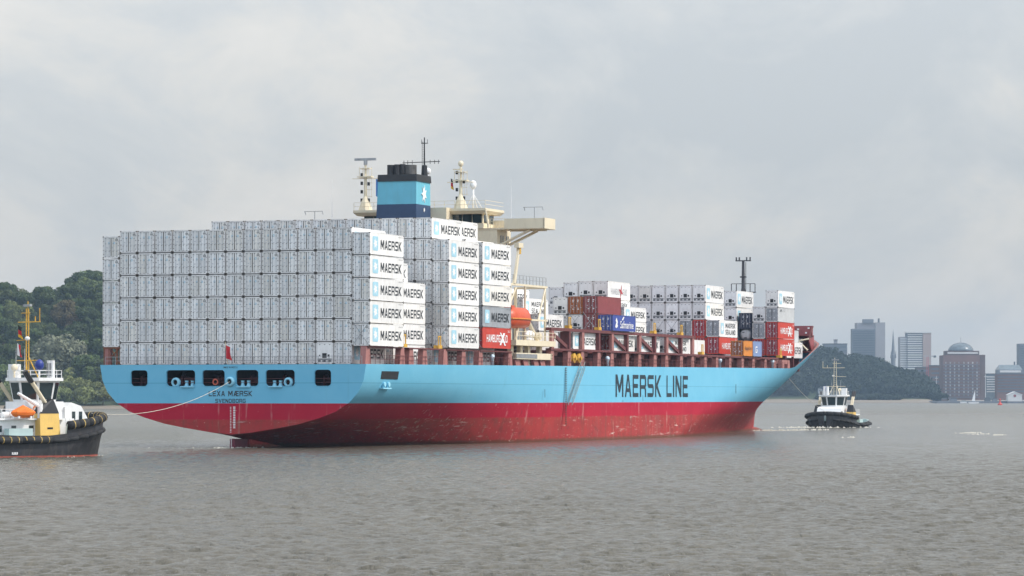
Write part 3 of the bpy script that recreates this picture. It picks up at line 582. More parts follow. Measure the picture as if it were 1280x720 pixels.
def radar_mast(x, y, top, scan):
    m = MB(); m.lathe([(1.1, 34.1), (.65, 35.4), (.27, 36.2), (.22, top - 2.6)], (x, y, 0), 10)
    m.box(x - 1.1, x + 1.1, y - .6, y + .6, top - 2.75, top - 2.6); m.box(x - .8, x + .8, y - .5, y + .5, top - 1.5, top - 1.4)
    m.tube((x, y, top - 2.6), (x, y, top - .5), .18, n=6); m.tube((x - 2.1, y, top - 2.9), (x + 2.1, y, top - 2.9), .06, n=5)
    for dx in (-1.0, -.4, .4, 1.0): m.tube((x + dx, y, top - 2.7), (x + dx, y, top - 1.2), .045, n=4)
    for sx in (.55, .95): m.tube((x + sx, y, 36), (x + sx, y, top - 2.8), .03, n=4)
    for k in range(4): m.tube((x, y, 36.2 + k * 1.0), (x + 1.1, y, 36.2 + k * 1.0), .04, n=4)
    r = m.build('radar_mast', M_beige, ship)
    for k in range(4): MB().box(x - .75, x - .45, y - .15, y + .15, 35.4 + k * 1.25, 35.9 + k * 1.25).build('signal_lamp', M_black, r)
    for k in range(2): MB().box(x + .35, x + .65, y - .15, y + .15, 35.4 + k * 2.4, 35.9 + k * 2.4).build('signal_lamp', M_black, r)
    m = MB()
    if scan: m.box(x - 1.7, x + 1.7, y - .18, y + .12, top - .25, top + .1); m.tube((x, y, top - .9), (x, y, top - .2), .3, n=8)
    else: m.ellip((x, y, top - .2), (.4, .4, .45)); m.box(x - 1.2, x + .3, y - .1, y + .1, top - 1.1, top - .95)
    m.build('radar_scanner', M_steel if scan else M_beige, r)
radar_mast(-8.45, 66, 41.75, True); radar_mast(6.55, 66, 40.9, False)
m = MB(); m.lathe([(.14, 34.1), (.14, 37.0)], (8.3, 66.5, 0), 8); m.ellip((8.3, 66.5, 37.6), (.5, .5, .65))
for dx, dy in ((-1.2, .3), (1.3, .3), (.2, 1.4)): m.tube((8.3 + dx, 66.5 + dy, 34.1), (8.3, 66.5, 36.3), .06, n=5)
m.build('satellite_dome', mat('dome white', (.8, .79, .76), .4), ship, smooth=True)
for x, y, z0, z1 in ((14.2, 66.5, 32.5, 38.3), (-13.8, 66, 32.5, 38.9), (-.5, 65, 34.2, 37.2), (-2.3, 65, 34.2, 36.2)): m = MB(); m.tube((x, y, z0), (x, y, z1), .045, .02, 5); m.build('whip_antenna', M_wletter, ship)
# lifeboat deck amidships (starboard, just forward of the aft stacks)
m = MB(); m.box(12.5, 18.5, 56.5, 74.0, 13.95, 14.75); m.build('boat_deck', M_beige, ship)
for y in (57.5, 61.5, 64.8, 70): MB().box(16.8, 17.4, y, y + 1.0, 10.95, 13.95).build('deck_pillar', M_beige, ship)
m = MB(); m.box(17.8, 18.35, 57, 73, 12.0, 12.9, 0); m.box(17.75, 18.4, 57, 66, 12.15, 12.75, 1); m.build('gangway_stowage', [M_beige, M_mgr], ship)
MB().box(12.2, 12.5, 55.5, 76, 11, 17.2).build('machinery_bulkhead', M_mgr, ship)
for y in (58, 61.5, 66, 69): MB().hexa([(17.6, y, 10.95), (18.0, y, 10.95), (18.0, y + 2, 10.95), (17.6, y + 2, 10.95)], [(17.6, y - .6, 11.9), (18, y - .6, 11.9), (18, y + 1.4, 11.9), (17.6, y + 1.4, 11.9)]).build('deck_crate', M_pink, ship)
m = MB()
for h in (.6, 1.15): m.box(18.4, 18.46, 56.6, 74, 14.75 + h, 14.82 + h)
for k in range(13): y = 56.6 + 17.4 * k / 12; m.box(18.4, 18.46, y - .04, y + .04, 14.75, 15.95)
m.build('boat_deck_railing', M_beige, ship)
m = MB()
for y in (57.2, 63.5, 72.4):
    m.box(17.25, 17.5, y - .14, y + .14, 14.75, 22.6)
m.box(17.2, 17.5, 57, 73.2, 22.55, 22.85); m.box(17.2, 17.5, 57, 73.2, 17.65, 17.9); m.tube((17.4, 72.4, 22.5), (17.4, 69.3, 17.8), .14, n=6); m.tube((17.4, 57, 20), (17.4, 59.6, 22.3), .12, n=6)
m.box(12.6, 17.2, 72.2, 72.5, 22.45, 22.75); m.box(12.6, 13, 72.2, 72.5, 14.7, 22.5); m.box(12.6, 17.2, 57, 57.3, 22.45, 22.75)
m.build('boat_gantry', M_beige, ship)
m = MB()
for h in (.6, 1.2): m.box(17.3, 17.36, 57, 73, 22.85 + h, 22.91 + h)
for k in range(12): y = 57 + 16 * k / 11; m.box(17.3, 17.36, y - .03, y + .03, 22.85, 24.1)
m.build('gantry_railing', M_steel, ship)
m = MB(); m.tube((17.4, 69.0, 14.75), (17.8, 62.5, 18.2), .32, n=8); m.tube((17.4, 59.2, 14.75), (17.6, 60.0, 17.0), .25, n=8); m.lathe([(.5, 0), (.5, .9)], (16.9, 69.3, 15.4), 12, 'x'); m.build('boat_davit', M_beige, ship)
m = MB(); m.hexa([(17.3, 58.2, 22.85), (17.6, 58.2, 22.85), (17.6, 59, 22.85), (17.3, 59, 22.85)], [(17.3, 60.4, 28), (17.6, 60.4, 28), (17.6, 60.9, 28), (17.3, 60.9, 28)]); m.box(17.1, 17.8, 59.6, 61.6, 28, 28.7); m.build('provision_crane', M_beige, ship)
MB().box(17.2, 17.7, 60.4, 60.9, 27.1, 28).build('crane_block', M_yellow, ship)
m = MB(); m.ellip((17.5, 65, 15.6), (.55, 1.9, .62)); m.box(17.2, 17.8, 63.7, 66.3, 14.76, 15.1); m.build('life_raft_canister', M_wletter, ship, smooth=True)
lb = thing('lifeboat', ship_pt(17.1, 60.4, 16.5), -SHIP_H, 'enclosed orange lifeboat hanging in the davit amidships on the big ship', 'lifeboat')
m = MB(); prof = [(-4.6, .25, .5), (-4.3, .9, .25), (-3, 1.35, 0), (0, 1.5, -.1), (2.6, 1.35, 0), (4.0, .85, .25), (4.5, .2, .7)]
v = []; n = 14
for y, w, zb in prof:
    for i in range(n):
        t = 2 * math.pi * i / n; zz = math.sin(t); v.append((w * math.copysign(abs(math.cos(t)) ** .7, math.cos(t)), y, 1.25 + (zz * (1.3 - zb * .6) if zz < 0 else zz * min(1.7, w * 1.25))))
m.add(v, [(j * n + i, j * n + (i + 1) % n, (j + 1) * n + (i + 1) % n, (j + 1) * n + i) for j in range(len(prof) - 1) for i in range(n)] + [tuple(range(n)), tuple(range((len(prof) - 1) * n, len(prof) * n))]); m.build('hull', M_lbor, lb, smooth=True)
m = MB(); v = []; 
for sg in (-1, 1):
    for k in range(len(prof) - 1): m.tube((sg * (prof[k][1] + .04), prof[k][0], 1.25), (sg * (prof[k + 1][1] + .04), prof[k + 1][0], 1.25), .12, n=6)
m.build('fender_rail', M_orange, lb)
MB().box(-.6, .6, -3.6, -2.2, 2.6, 3.15).build('conning_hatch', M_lbor, lb)
# foremast
m = MB(); m.lathe([(.8, 15), (.6, 26.5), (.38, 28), (.26, 33.2)], (-.1, 243, 0), 10); m.box(-2.6, 2.4, 242.6, 243.4, 27.0, 27.2); m.box(-1.6, 1.4, 242.7, 243.3, 33.2, 33.4)
for x in (-1.5, -.9, .6, 1.3): m.tube((x, 243, 33.2), (x, 243, 34.0), .16, n=6)
for x in (-2.5, -1.5, 1.3, 2.3): m.tube((x, 243, 27), (x, 243, 28.8), .09, n=5); 
m.tube((-2.5, 243, 28.8), (2.3, 243, 28.8), .06, n=5); m.box(-.65, .45, 242.5, 243.5, 30.0, 30.25); m.tube((.5, 242.7, 26), (.5, 242.7, 33), .07, n=4)
m.build('foremast', mat('mast dark grey', (.06, .06, .065), .5, .2), ship)
# ensign and house flag
m = MB(); m.tube((-.6, -.7, 10.7), (-.6, -1.5, 13.6), .05, n=6); m.build('ensign_staff', M_beige, ship)
def drape(name, p, w, h, cols, label, cat):
    m = MB(); nx, nz = 6, 8; v = []
    for j in range(nz + 1):
        for i in range(nx + 1): t = i / nx; v.append((w * t * (.55 + .25 * j / nz), .16 * math.sin(t * 9 + j * .5) * t, -h * j / nz - .25 * t))
    f = []; mi = []
    for j in range(nz):
        for i in range(nx): f.append((j * (nx + 1) + i, j * (nx + 1) + i + 1, (j + 1) * (nx + 1) + i + 1, (j + 1) * (nx + 1) + i)); mi.append(min(int(len(cols) * (i if len(cols) == 2 else j) / (nx if len(cols) == 2 else nz)), len(cols) - 1))
    m.v = v; m.f = f; m.mi = mi; o = m.build(name, cols, None, smooth=True, fixn=False); o.location = p; o.rotation_euler = (0, 0, -SHIP_H); tag(o, label, cat); return o
M_fr = mat('flag red', (.5, .02, .03), .8, .1); M_fw = mat('flag white', (.75, .75, .75), .8, .05); M_fb = mat('flag black', (.02, .02, .02), .8); M_fg = mat('flag gold', (.7, .42, .03), .8); M_fbl = mat('flag blue', (.06, .2, .5), .8)
drape('ensign_flag', ship_pt(-.55, -1.4, 13.2), 1.0, 1.7, [M_fr], 'small red ensign drooping over the middle of the stern rail', 'flag')
drape('courtesy_flag', ship_pt(5.0, 66, 38.6), .6, 1.5, [M_fb, M_fr, M_fg], 'dark red and gold flag drooping beside the right radar mast', 'flag')
drape('house_flag', ship_pt(-6.8, 66, 38.8), .8, 2.6, [M_fbl], 'blue flag hanging left of the funnel beside the radar mast', 'flag')
# ------------------------------------------------------------------ containers: every one a thing with body, frame, doors or machinery end, lettering
CL = 11.8
_cm = {}
def cmesh(key, fn):
    if key not in _cm: _cm[key] = fn()
    return _cm[key]
def m_body(m, dry, L):
    def f():
        b = MB()
        if dry:
            b.box(-1.2, 1.155, .05, L - .05, .12, 2.84); n = int((L - .3) / .14); v = []; fs = []
            y = .15; prof = []
            while y < L - .3:
                prof += [(1.16, y), (1.16, y + .07), (1.2, y + .14), (1.2, y + .21)]; y += .28
            prof.append((1.16, y))
            for x, yy in prof: v += [(x, yy, .14), (x, yy, 2.8)]
            fs = [(2 * i, 2 * i + 2, 2 * i + 3, 2 * i + 1) for i in range(len(prof) - 1)]
            b.add(v, fs)
        else:
            b.box(-1.2, 1.2, .06, L - .05, .1, 2.86)
        return b.mesh('body', m)
    return cmesh(('b', m.name, dry, L), f)
def m_frame(fm, bm, L):
    def f():
        b = MB()
        for x in (-1.22, 1.10): b.box(x, x + .12, 0, .12, .14, 2.76, 0)
        b.box(-1.08, 1.08, .0, .1, 2.72, 2.88, 0); b.box(-1.08, 1.08, .0, .1, .02, .2, 0)
        b.box(1.1, 1.215, .18, L - .18, 2.80, 2.88, 2); b.box(1.1, 1.215, .18, L - .18, .03, .16, 2)
        b.box(1.1, 1.21, L - .12, L, .18, 2.72, 2); b.box(-1.21, -1.1, L - .12, L, .18, 2.72, 2)
        for x in (-1.225, 1.055):
            for y in (-.008, L - .16):
                for z in (0, 2.76): b.box(x, x + .17, y, y + .18, z, z + .13, 1)
        return b.mesh('frame', [fm, M_cast, bm])
    return cmesh(('f', fm.name, bm.name, L), f)
def m_door(m, sg, rich):
    def f():
        b = MB(); x0, x1 = (-1.075, -.012) if sg < 0 else (.012, 1.075)
        b.box(x0, x1, .045, .09, .21, 2.71, 0)
        w = x1 - x0
        for k in range(3): b.box(x0 + .07 + k * w / 3.05, x0 + .07 + k * w / 3.05 + .2, .03, .045, .3, 2.62, 0)
        for fx in (.27, .76):
            x = x0 + fx * w; b.tube((x, .0, .15), (x, .0, 2.76), .028, n=5, mi=1, cap=False)
            for z in (.2, .9, 1.9, 2.62): b.box(x - .06, x + .06, -.02, .03, z - .035, z + .035, 2)
            b.box(x - .02, x + .26, -.02, .02, 1.02, 1.07, 1)
        b.box((x1 if sg < 0 else x0) - .025, (x1 if sg < 0 else x0) + .025, .0, .045, .2, 2.7, 2)
        xe = -.42 if sg < 0 else .36; b.box(xe - .25, xe - .05, .018, .029, 1.3, 1.42, 1)
        for z in (.45, 1.0, 1.6, 2.2): xx = x0 if sg < 0 else x1; b.box(xx - .05, xx + .05, -.012, .04, z, z + .08, 2)
        if m is M_door and sg > 0:
            for z in (2.42, 2.3): b.box(.62, 1.0, .018, .029, z, z + .07, 2)
        if m is not M_door:
            for z, w_ in ((2.2, .3), (1.95, .22), (.75, .3)): b.box(xe - .08, xe - .08 + w_, .018, .029, z, z + .14, 3)
        return b.mesh('door', [m, M_bar, M_cast, M_wletter])
    return cmesh(('d', m.name, sg), f)
def m_demb(sg, m):
    def f():
        b = MB(); x = -.42 if sg < 0 else .36; b.box(x, x + .22, .018, .029, 1.85, 2.12, 0); b.box(x + .05, x + .17, .012, .0175, 1.92, 2.05, 1)
        return b.mesh('emblem', [m, M_wletter])
    return cmesh(('de', sg, m.name), f)
def m_machine(dark):
    def f():
        b = MB(); b.box(-1.07, 1.07, .03, .08, .2, 2.71, 0)
        b.box(-.95, .95, .01, .03, 1.75, 2.6, 0); b.box(-1.0, -.45, .01, .03, .8, 1.65, 0); b.box(.78, 1.0, .01, .03, .8, 1.65, 0)
        for x in (-.7, .0, .7): b.box(x - .1, x + .1, .0, .012, 2.5, 2.56, 2)
        b.box(-.95, .95, .0, .03, .28, .56, 1); b.box(-.98, .98, .005, .03, .60, .70, 2 if dark else 1)
        for k in range(5): b.box(-.9 + .38 * k, -.72 + .38 * k, -.01, .0, .32, .52, 0 if k % 2 else 2)
        return b.mesh('machinery_panel', [M_door, M_mgr, M_dgr])
    return cmesh(('m', dark), f)
def m_fan():
    def f():
        b = MB(); b.box(-.33, .28, -.01, .03, .82, 1.42, 0); b.box(.42, .68, -.005, .03, .95, 1.25, 0); b.tube((-.02, -.02, 1.12), (-.02, .0, 1.12), .2, n=10, mi=1)
        b.box(-.78, -.62, .0, .03, 1.0, 1.2, 0)
        return b.mesh('fan_grille', [M_dgr, M_black])
    return cmesh('fan', f)
def m_logo(grey):
    def f():
        b = MB(); b.prism(rrect(.95, 2.85, .55, 2.4, .22), 1.219, 1.226, 'x', 0)
        b.prism([(1.9 + a, 1.48 + c) for a, c in star(7, .72, .34, .15)], 1.228, 1.234, 'x', 1)
        return b.mesh('emblem', [M_embl, M_wletter])
    return cmesh('logo', f)
n_cont = 0
def container(s, x, z, h, end, col, side=None, label='', L=CL, door=None, frame=None):
    """s: aft end along the ship, x: centre line offset, z: base height, h: height"""
    global n_cont; n_cont += 1
    p = ship_pt(x, s, z); c = thing('container', p, -SHIP_H, label, 'container', 'containers stacked on the ship'); c.scale = (.982, 1, h / 2.9)
    dry = col not in (M_white,); link('body', m_body(col, dry, L), c)
    fr = frame or (M_wframe if col in (M_white, M_lgrey) else col); link('frame', m_frame(fr, col, L), c)
    if end == 'door':
        dm = door or (M_door if col is M_white else (M_red_shade if col is M_red else col))
        for sg in (-1, 1):
            d = link('door', m_door(dm, sg, 1), c)
            if dm is M_door: link('emblem', m_demb(sg, M_embl), d)
    else:
        q = link('machinery_panel', m_machine(random.random() < .7), c); link('fan_grille', m_fan(), q)
    if side in ('logo', 'logo_sl'):
        link('emblem', m_logo(0), c)
        if side == 'logo': link('lettering', text_mesh('MAERSK', 7.3, 1.22, M_letter, 'x', .006), c, (1.226, 7.35, 1.4))
        else:
            link('lettering', text_mesh('MAERSK', 6.4, .8, M_letter, 'x', .006), c, (1.226, 7.2, 1.98)); link('lettering', text_mesh('SEALAND', 6.4, .8, M_letter, 'x', .006), c, (1.226, 7.2, .88))
        link('marking', text_mesh('MWCU 672 4', 1.5, .12, M_letter, 'x', 0), c, (1.224, 10.7, 2.6))
    elif side == 'hs':
        link('lettering', text_mesh('HAMBURG SÜD', 8.6, 1.05, M_wletter, 'x', .01), c, (1.224, 6.0, 1.4))
        m = cmesh('swash', lambda: MB().prism([(7.0, .5), (7.6, .5), (9.3, 2.2), (8.5, 2.2)], 1.229, 1.234, 'x').prism([(9.0, .45), (9.6, .45), (7.6, 2.25), (7.1, 2.25)], 1.236, 1.241, 'x').mesh('swash', M_wletter)); link('swash', m, c)
        link('marking', text_mesh('SUDU 2', 1.0, .3, M_wletter, 'x', 0), c, (1.224, 10.9, 2.45))
    elif side == 'hsw':
        link('lettering', text_mesh('HAMBURG SÜD', 8.4, 1.0, M_gletter, 'x', .0), c, (1.226, 5.9, 1.3))
        m = cmesh('star', lambda: MB().prism([(6.9 + a, 1.35 + b) for a, b in star(4, 1.25, .35, .3)], 1.230, 1.236, 'x').mesh('emblem', M_rletter)); link('emblem', m, c)
    elif side == 'saf':
        link('lettering', text_mesh('Safmarine', 6.8, 1.35, M_wletter, 'x', .008), c, (1.224, 7.2, 1.2))
        m = cmesh('anchor', lambda: MB().prism([(1.2, .7), (1.9, .5), (2.6, .9), (2.3, 1.2), (2.5, 1.7), (1.9, 2.4), (1.4, 1.9), (1.8, 1.5), (1.5, 1.2)], 1.22, 1.226, 'x').prism([(4.6, 2.0), (5.2, 2.0), (5.9, 2.6), (5.3, 2.65)], 1.228, 1.232, 'x').mesh('emblem', M_wletter)); link('emblem', m, c)
    elif side == 'hapag': link('lettering', text_mesh('Hapag-Lloyd', 4.6, .95, M_letter, 'x', .006), c, (1.224, 2.95, 1.4))
    elif side == 'small': link('lettering', text_mesh('APL   C', 3.4, .5, M_letter, 'x', .01), c, (1.224, 3.0, 2.3))
    elif side == 'cma': link('lettering', text_mesh('G', 1.3, 1.2, M_wletter, 'x', .008), c, (1.224, 2.2, 1.3))
    return c
def colx(k): return -HB + PITCH * (k + .5)
def nth(k, n): return ORD[k]
# bay 1, the stern wall: 13 inner columns of six, outer columns of five on pedestals
for k in range(1, 14):
    for t in range(6):
        end = 'machine' if (k, t) == (12, 0) else 'door'
        what = 'white refrigerated container showing its fan end' if end == 'machine' else 'white container'
        if end == 'machine': lab = 'white container showing its dark fan grille in the bottom tier of the stern wall'
        else: lab = 'white container in stern wall, %s tier from top, %s column from left' % (ORD[5 - t], ORD[k])
        container(0.0, colx(k), 10.75 + 2.912 * t, 2.845, end, M_white, 'logo' if k == 13 else None, lab)
for k in (0, 14):
    for t in range(5):
        lab = ('white container of the leftmost stern stack, standing on rusty pedestal, %s tier from top' if k == 0 else 'white container with starred logo on its sunlit side, aftmost side stack, %s tier from top') % ORD[4 - t]
        container(0.0, colx(k), 13.06 + 2.902 * t, 2.84, 'door', M_white, 'logo' if k == 14 else None, lab)
# bay 2, stepped
for k, nt_, in ((11, 6), (12, 5), (13, 4)):
    for t in range(nt_):
        container(14.4, colx(k), 10.75 + 2.757 * t, 2.73, 'door', M_white, 'logo', 'white container half hidden behind the aftmost side stack, %s step, %s tier up' % (('inner', 'middle', 'lowest')[k - 11], ORD[t]))
# bay 3 and bay 4
for k in range(1, 14):
    for t in range(7):
        if t < 5 and k < 11: continue
        if t == 5 and k < 11 and k % 3: continue
        container(28.55, colx(k), 10.75 + 2.876 * t, 2.815, 'door', M_white, 'logo' if k == 13 else None, 'white container in second wall before funnel, %s tier from top, %s column from left' % (ORD[6 - t], ORD[k]))
m = MB()                                                    # cell guide frame that carries the hidden middle of the second wall
for k in range(1, 12): m.box(colx(k) - 1.3, colx(k) - 1.2, 30, 38, 10.8, 10.75 + 2.876 * 5)
m.box(-16.2, 9.0, 30, 38, 10.75 + 2.876 * 5 - .25, 10.75 + 2.876 * 5 - .01); 
for k in range(1, 11):
    if k % 3: m.box(colx(k) - 1.2, colx(k) + 1.2, 29.5, 39, 10.75 + 2.876 * 5, 10.75 + 2.876 * 6 - .02)
m.build('cell_guide', M_deckred, ship)
for t in range(5): container(28.55, colx(14), 13.2 + 2.938 * t, 2.9, 'door', M_white, 'logo', 'white container with starred logo in the middle of three sunlit side stacks, %s tier up' % ORD[t])
for k, n_, z0, dz in ((12, 7, 10.75, 2.937), (13, 6, 10.75, 2.96)):
    for t in range(n_): container(41.75, colx(k), z0 + dz * t, dz - .06, 'door', M_white, 'logo', 'white container half hidden by stack nearest the bridge, %s tier from top, %s row' % (ORD[n_ - 1 - t], 'inner' if k == 12 else 'outer'))
for t in range(5):
    a, b = ((M_red, 'hs'), (M_grey, 'logo'), (M_white, 'logo'), (M_white, 'logo'), (M_white, 'logo'))[t]
    lab = ('bright red container with white lettering at the foot of the stack nearest the bridge', 'grey container with starred logo lying on the red one beside the lifeboat', 'white container lying directly on the grey one beside the bridge', 'white container second from top of the stack nearest the bridge', 'white topmost container of the stack nearest the bridge wing')[t]
    container(41.75, colx(14), 13.34 + 2.944 * t, 2.91, 'door', a, b, lab, door=M_grey if t == 1 else None)
# forward of the bridge ---------------------------------------------------------------
F = container
XL = 16.68
for t in range(2): F(87.3, colx(11), 13.52 + 3.05 * t + (.06 if t else 0), 2.6 if t else 3.0, 'door', M_white, 'logo' if t else None, ('white container under the logo one behind the lifeboat davit', 'white container with starred logo just right of the orange lifeboat')[t])
for t in range(3): F(87.3, colx(10), 13.52 + 2.72 * t, 2.7, 'door', M_white, 'logo_sl', 'white two line lettered container behind the cream gantry above the lifeboat, %s tier up' % ORD[t])
for t in range(4): F(86.5, colx(9) - .3, 13.52 + 2.42 * t, 2.4, 'door', (M_red, M_white)[t % 2], 'logo' if t % 2 else None, 'container deep behind the gantry rails above the lifeboat, %s tier up' % ORD[t])
F(86.0, colx(7), 13.52, 8.9, 'door', M_rbrown, None, 'red brown container glimpsed between the funnel stacks and the gantry') if False else None
F(83.9, XL, 13.77, 2.52, 'door', M_white, 'logo', 'white logo container behind the first red posts right of the lifeboat', door=M_grey)
F(103.0, XL, 13.77, 2.52, 'door', M_white, 'logo', 'white logo container behind red posts, directly under the blue container', door=M_rbrown)
F(116.6, XL, 13.77, 2.52, 'machine', M_white, 'logo', 'white container with fan end behind red posts, right of the blue container')
F(133.1, XL, 13.77, 2.52, 'machine', M_white, 'logo_sl', 'white two line lettered container behind a diagonal red brace under the long beam')
F(147.8, XL - 1.5, 13.77, 2.52, 'door', M_white, None, 'plain white container at the forward end under the long red beam')
F(100.7, colx(14), 16.83, 2.48, 'door', M_blue, 'saf', 'blue container with white lettering on the red beam amidships')
for t, (z, h, c, e) in enumerate(((13.52, 3.2, M_rbrown, 'door'), (16.8, 2.66, M_rbrown, 'door'), (19.5, 2.76, M_rbrown, 'door'))): F(101.0, colx(13), z, h, e, c, None, ('red brown container at hatch level behind the blue one', 'red brown container beside the blue one, under another of its colour', 'plain red brown container topping the stack beside the blue one')[t])
for t, (z, h, c, e) in enumerate(((13.52, 3.2, M_white, 'door'), (16.8, 2.6, M_white, 'machine'), (19.45, 2.76, M_rust, 'door'))): F(101.0, colx(12), z, h, e, c, None, ('white container at hatch level under the fan end below the rust orange one', 'white container showing its machinery end under the rust orange one', 'rust orange container with its doors facing aft')[t])
for t, (z, h, c, e) in enumerate(((13.52, 3.2, M_white, 'door'), (16.8, 2.55, M_white, 'door'), (19.4, 2.7, M_white, 'machine'))): F(101.0, colx(11), z, h, e, c, None, ('white container at hatch level left of the rust orange stack', 'white container below the fan end left of the rust orange one', 'white container with fan end immediately left of the rust orange one')[t])
for k, dz in ((12, 0), (11, 0), (10, -.2), (9, -.9)):
    for t, (z, h) in enumerate(((13.52, 3.0), (16.55, 3.0), (19.57, 2.52), (22.11, 2.92))):
        sd_ = {3: 'hsw', 2: 'logo_sl', 1: 'logo', 0: None}[t] if k == 12 else None
        lab = 'white container with faded red star emblem, top of the stack above the red brown one' if (k, t) == (12, 3) else 'white fan end container behind the rust orange one, %s tier up, %s from right' % (ORD[t], ORD[12 - k])
        F(113.7, colx(k), z + dz * (t > 1), h, 'machine', M_white, sd_, lab)
for t, (z, h) in enumerate(((13.52, 2.58), (16.12, 2.5), (18.64, 2.3))): F(114.4, colx(13), z, h, 'door', M_white, 'logo', 'white container peeping out right of the blue one, %s tier up' % ORD[t])
# the long reefer block
for k in range(5, 12):
    for t, (z, h) in enumerate(((14.18, 3.0), (17.21, 3.04), (20.28, 3.05), (23.36, 3.06))):
        e, c, d = 'machine', M_white, None
        if t == 0: e, c = 'door', (M_red if k in (11, 7) else M_grey)
        if t == 1 and k == 11: e, c = 'door', M_red
        if t == 1 and k in (10, 7, 6, 5): e, d = 'door', M_grey
        cn = 'red' if c is M_red else ('grey' if c is M_grey or d is M_grey else 'white')
        F(177.7, colx(k), z, h, e, c, 'logo' if (k == 11 and t > 1) else None, '%s container in forward fan end block, %s tier from top, %s column from right' % (cn, ORD[3 - t], ORD[11 - k]), door=d)
F(177.8, colx(12), 14.18, 3.0, 'door', M_red, 'hs', 'red container with white lettering right of the fan end block, behind the orange ones')
F(177.8, colx(12), 17.21, 3.02, 'door', M_white, 'logo_sl', 'white container with two lines of lettering lying on the red one forward', door=M_grey)
F(175.8, colx(14), 13.78, 2.72, 'door', M_orange, 'hapag', 'short orange container with dark lettering at the rail forward', L=5.9, door=M_rust)  # doors in rust: the body's orange with end-face shade put into the colour
F(182.0, colx(14), 13.78, 2.72, 'door', M_pblue, 'cma', 'short pale blue container directly ahead of the short orange one', L=5.9)
# block inboard of the bow stack
for t, (z, h, c, e, d, lab) in enumerate(((14.24, 3.1, M_red, 'door', None, 'red container at the foot of the low stack just left of the bow stack'), (17.38, 3.05, M_lgrey, 'door', M_grey, 'grey container under the low fan end beside the bow stack'), (20.46, 2.88, M_white, 'machine', None, 'white container with fan end standing on the grey one left of the bow stack'))): F(208.4, colx(12), z, h, e, c, None, lab, door=d)
F(208.4, colx(11) - .1, 14.24, 2.75, 'door', M_grey, None, 'grey container hidden under the tank container forward')
F(208.4, colx(11) - .1, 19.35, 2.85, 'door', M_navy, None, 'navy blue container with closed doors above the round tank')
for t, (z, h) in enumerate(((14.24, 2.9), (17.2, 2.95), (20.2, 3.0), (23.25, 3.1))): F(208.4, colx(10) - .45, z, h, 'machine', M_white, 'logo', 'white container in the stack below the black foremast, %s tier from top' % ORD[3 - t])
tk = thing('tank_container', ship_pt(colx(11) - .1, 208.4, 17.03), -SHIP_H, 'round pale grey tank in an open frame under the navy container', 'tank container')
m = MB(); m.lathe([(.3, .25), (.8, .3), (1.08, .6), (1.12, 1.0), (1.12, 5.4), (.8, 5.9)], (0, 0, 1.16), 20, 'y'); m.build('tank', M_lgrey, tk, smooth=True)
m = MB()
for x in (-1.2, 1.08):
    for y in (0, 5.9): m.box(x, x + .12, y, y + .12, 0, 2.3)
    for z in (0, 2.18): m.box(x + .01, x + .11, .12, 5.9, z, z + .12)
for y in (0.01, 5.91):
    for z in (0.01, 2.17): m.box(-1.08, 1.08, y, y + .1, z, z + .12)
m.build('frame', M_navy, tk); m = MB(); m.box(-.25, .25, .1, .26, .4, .62); m.box(-.6, -.2, .22, .29, 1.5, 1.62); m.build('valve_box', M_dgr, tk)
# bow stack
for t, (z, h, c, e, sd_, d, lab) in enumerate(((14.24, 3.13, M_red, 'door', 'hs', None, 'red container with white lettering at the foot of the bow stack'), (17.4, 3.08, M_red, 'door', 'hs', None, 'red container with white lettering second up in the bow stack'), (20.5, 2.66, M_lgrey, 'door', 'small', M_grey, 'pale grey container with small lettering between red and white at the bow'), (23.19, 3.12, M_white, 'machine', 'logo', None, 'white topmost container of the bow stack'))):  # pale grey unit's doors use darker grey: shade put into the colour
    F(208.4, colx(13), z, h, e, c, sd_, lab, door=d)
for x in (7.0, 9.5, 11.8, 14.2, 16.0):
    for y in (209, 214, 219.6): MB().box(x - .2, x + .2, y, y + .4, 11.75, 14.2).build('stack_support', M_deckred, ship)
F(224.0, colx(12), 14.0, 3.05, 'door', M_white, 'logo', 'white container low behind the bow stack at the forecastle', door=M_grey)
F(224.0, colx(12) - .75, 17.08, 2.3, 'door', M_lgrey, None, 'pale grey container lying on the forecastle container behind the bow stack')
for y in (225, 230, 235): MB().box(11.2, 13.2, y, y + .5, 11.5, 13.99).build('stack_support', M_deckred, ship)
# lashing rods crossing the lowest tiers
def rods(s, x0, z0):
    m = MB()
    for sg in (-1, 1): m.tube((x0 + sg * 1.1, s - .12, z0 + .1), (x0 - sg * 1.1, s - .12, z0 + 3.0), .035, n=4)
    m.build('lashing_rod', M_steel, ship)
for s, k, z in ((0, 14, 13.06), (28.5, 14, 13.2), (28.5, 13, 13.6), (41.7, 14, 13.3), (28.5, 12, 13.6), (100.6, 13, 16.8), (100.9, 12, 16.8), (87.2, 11, 16.6), (177.6, 9, 17.2), (177.6, 8, 17.2), (177.6, 10, 17.2)): rods(s, colx(k), z)
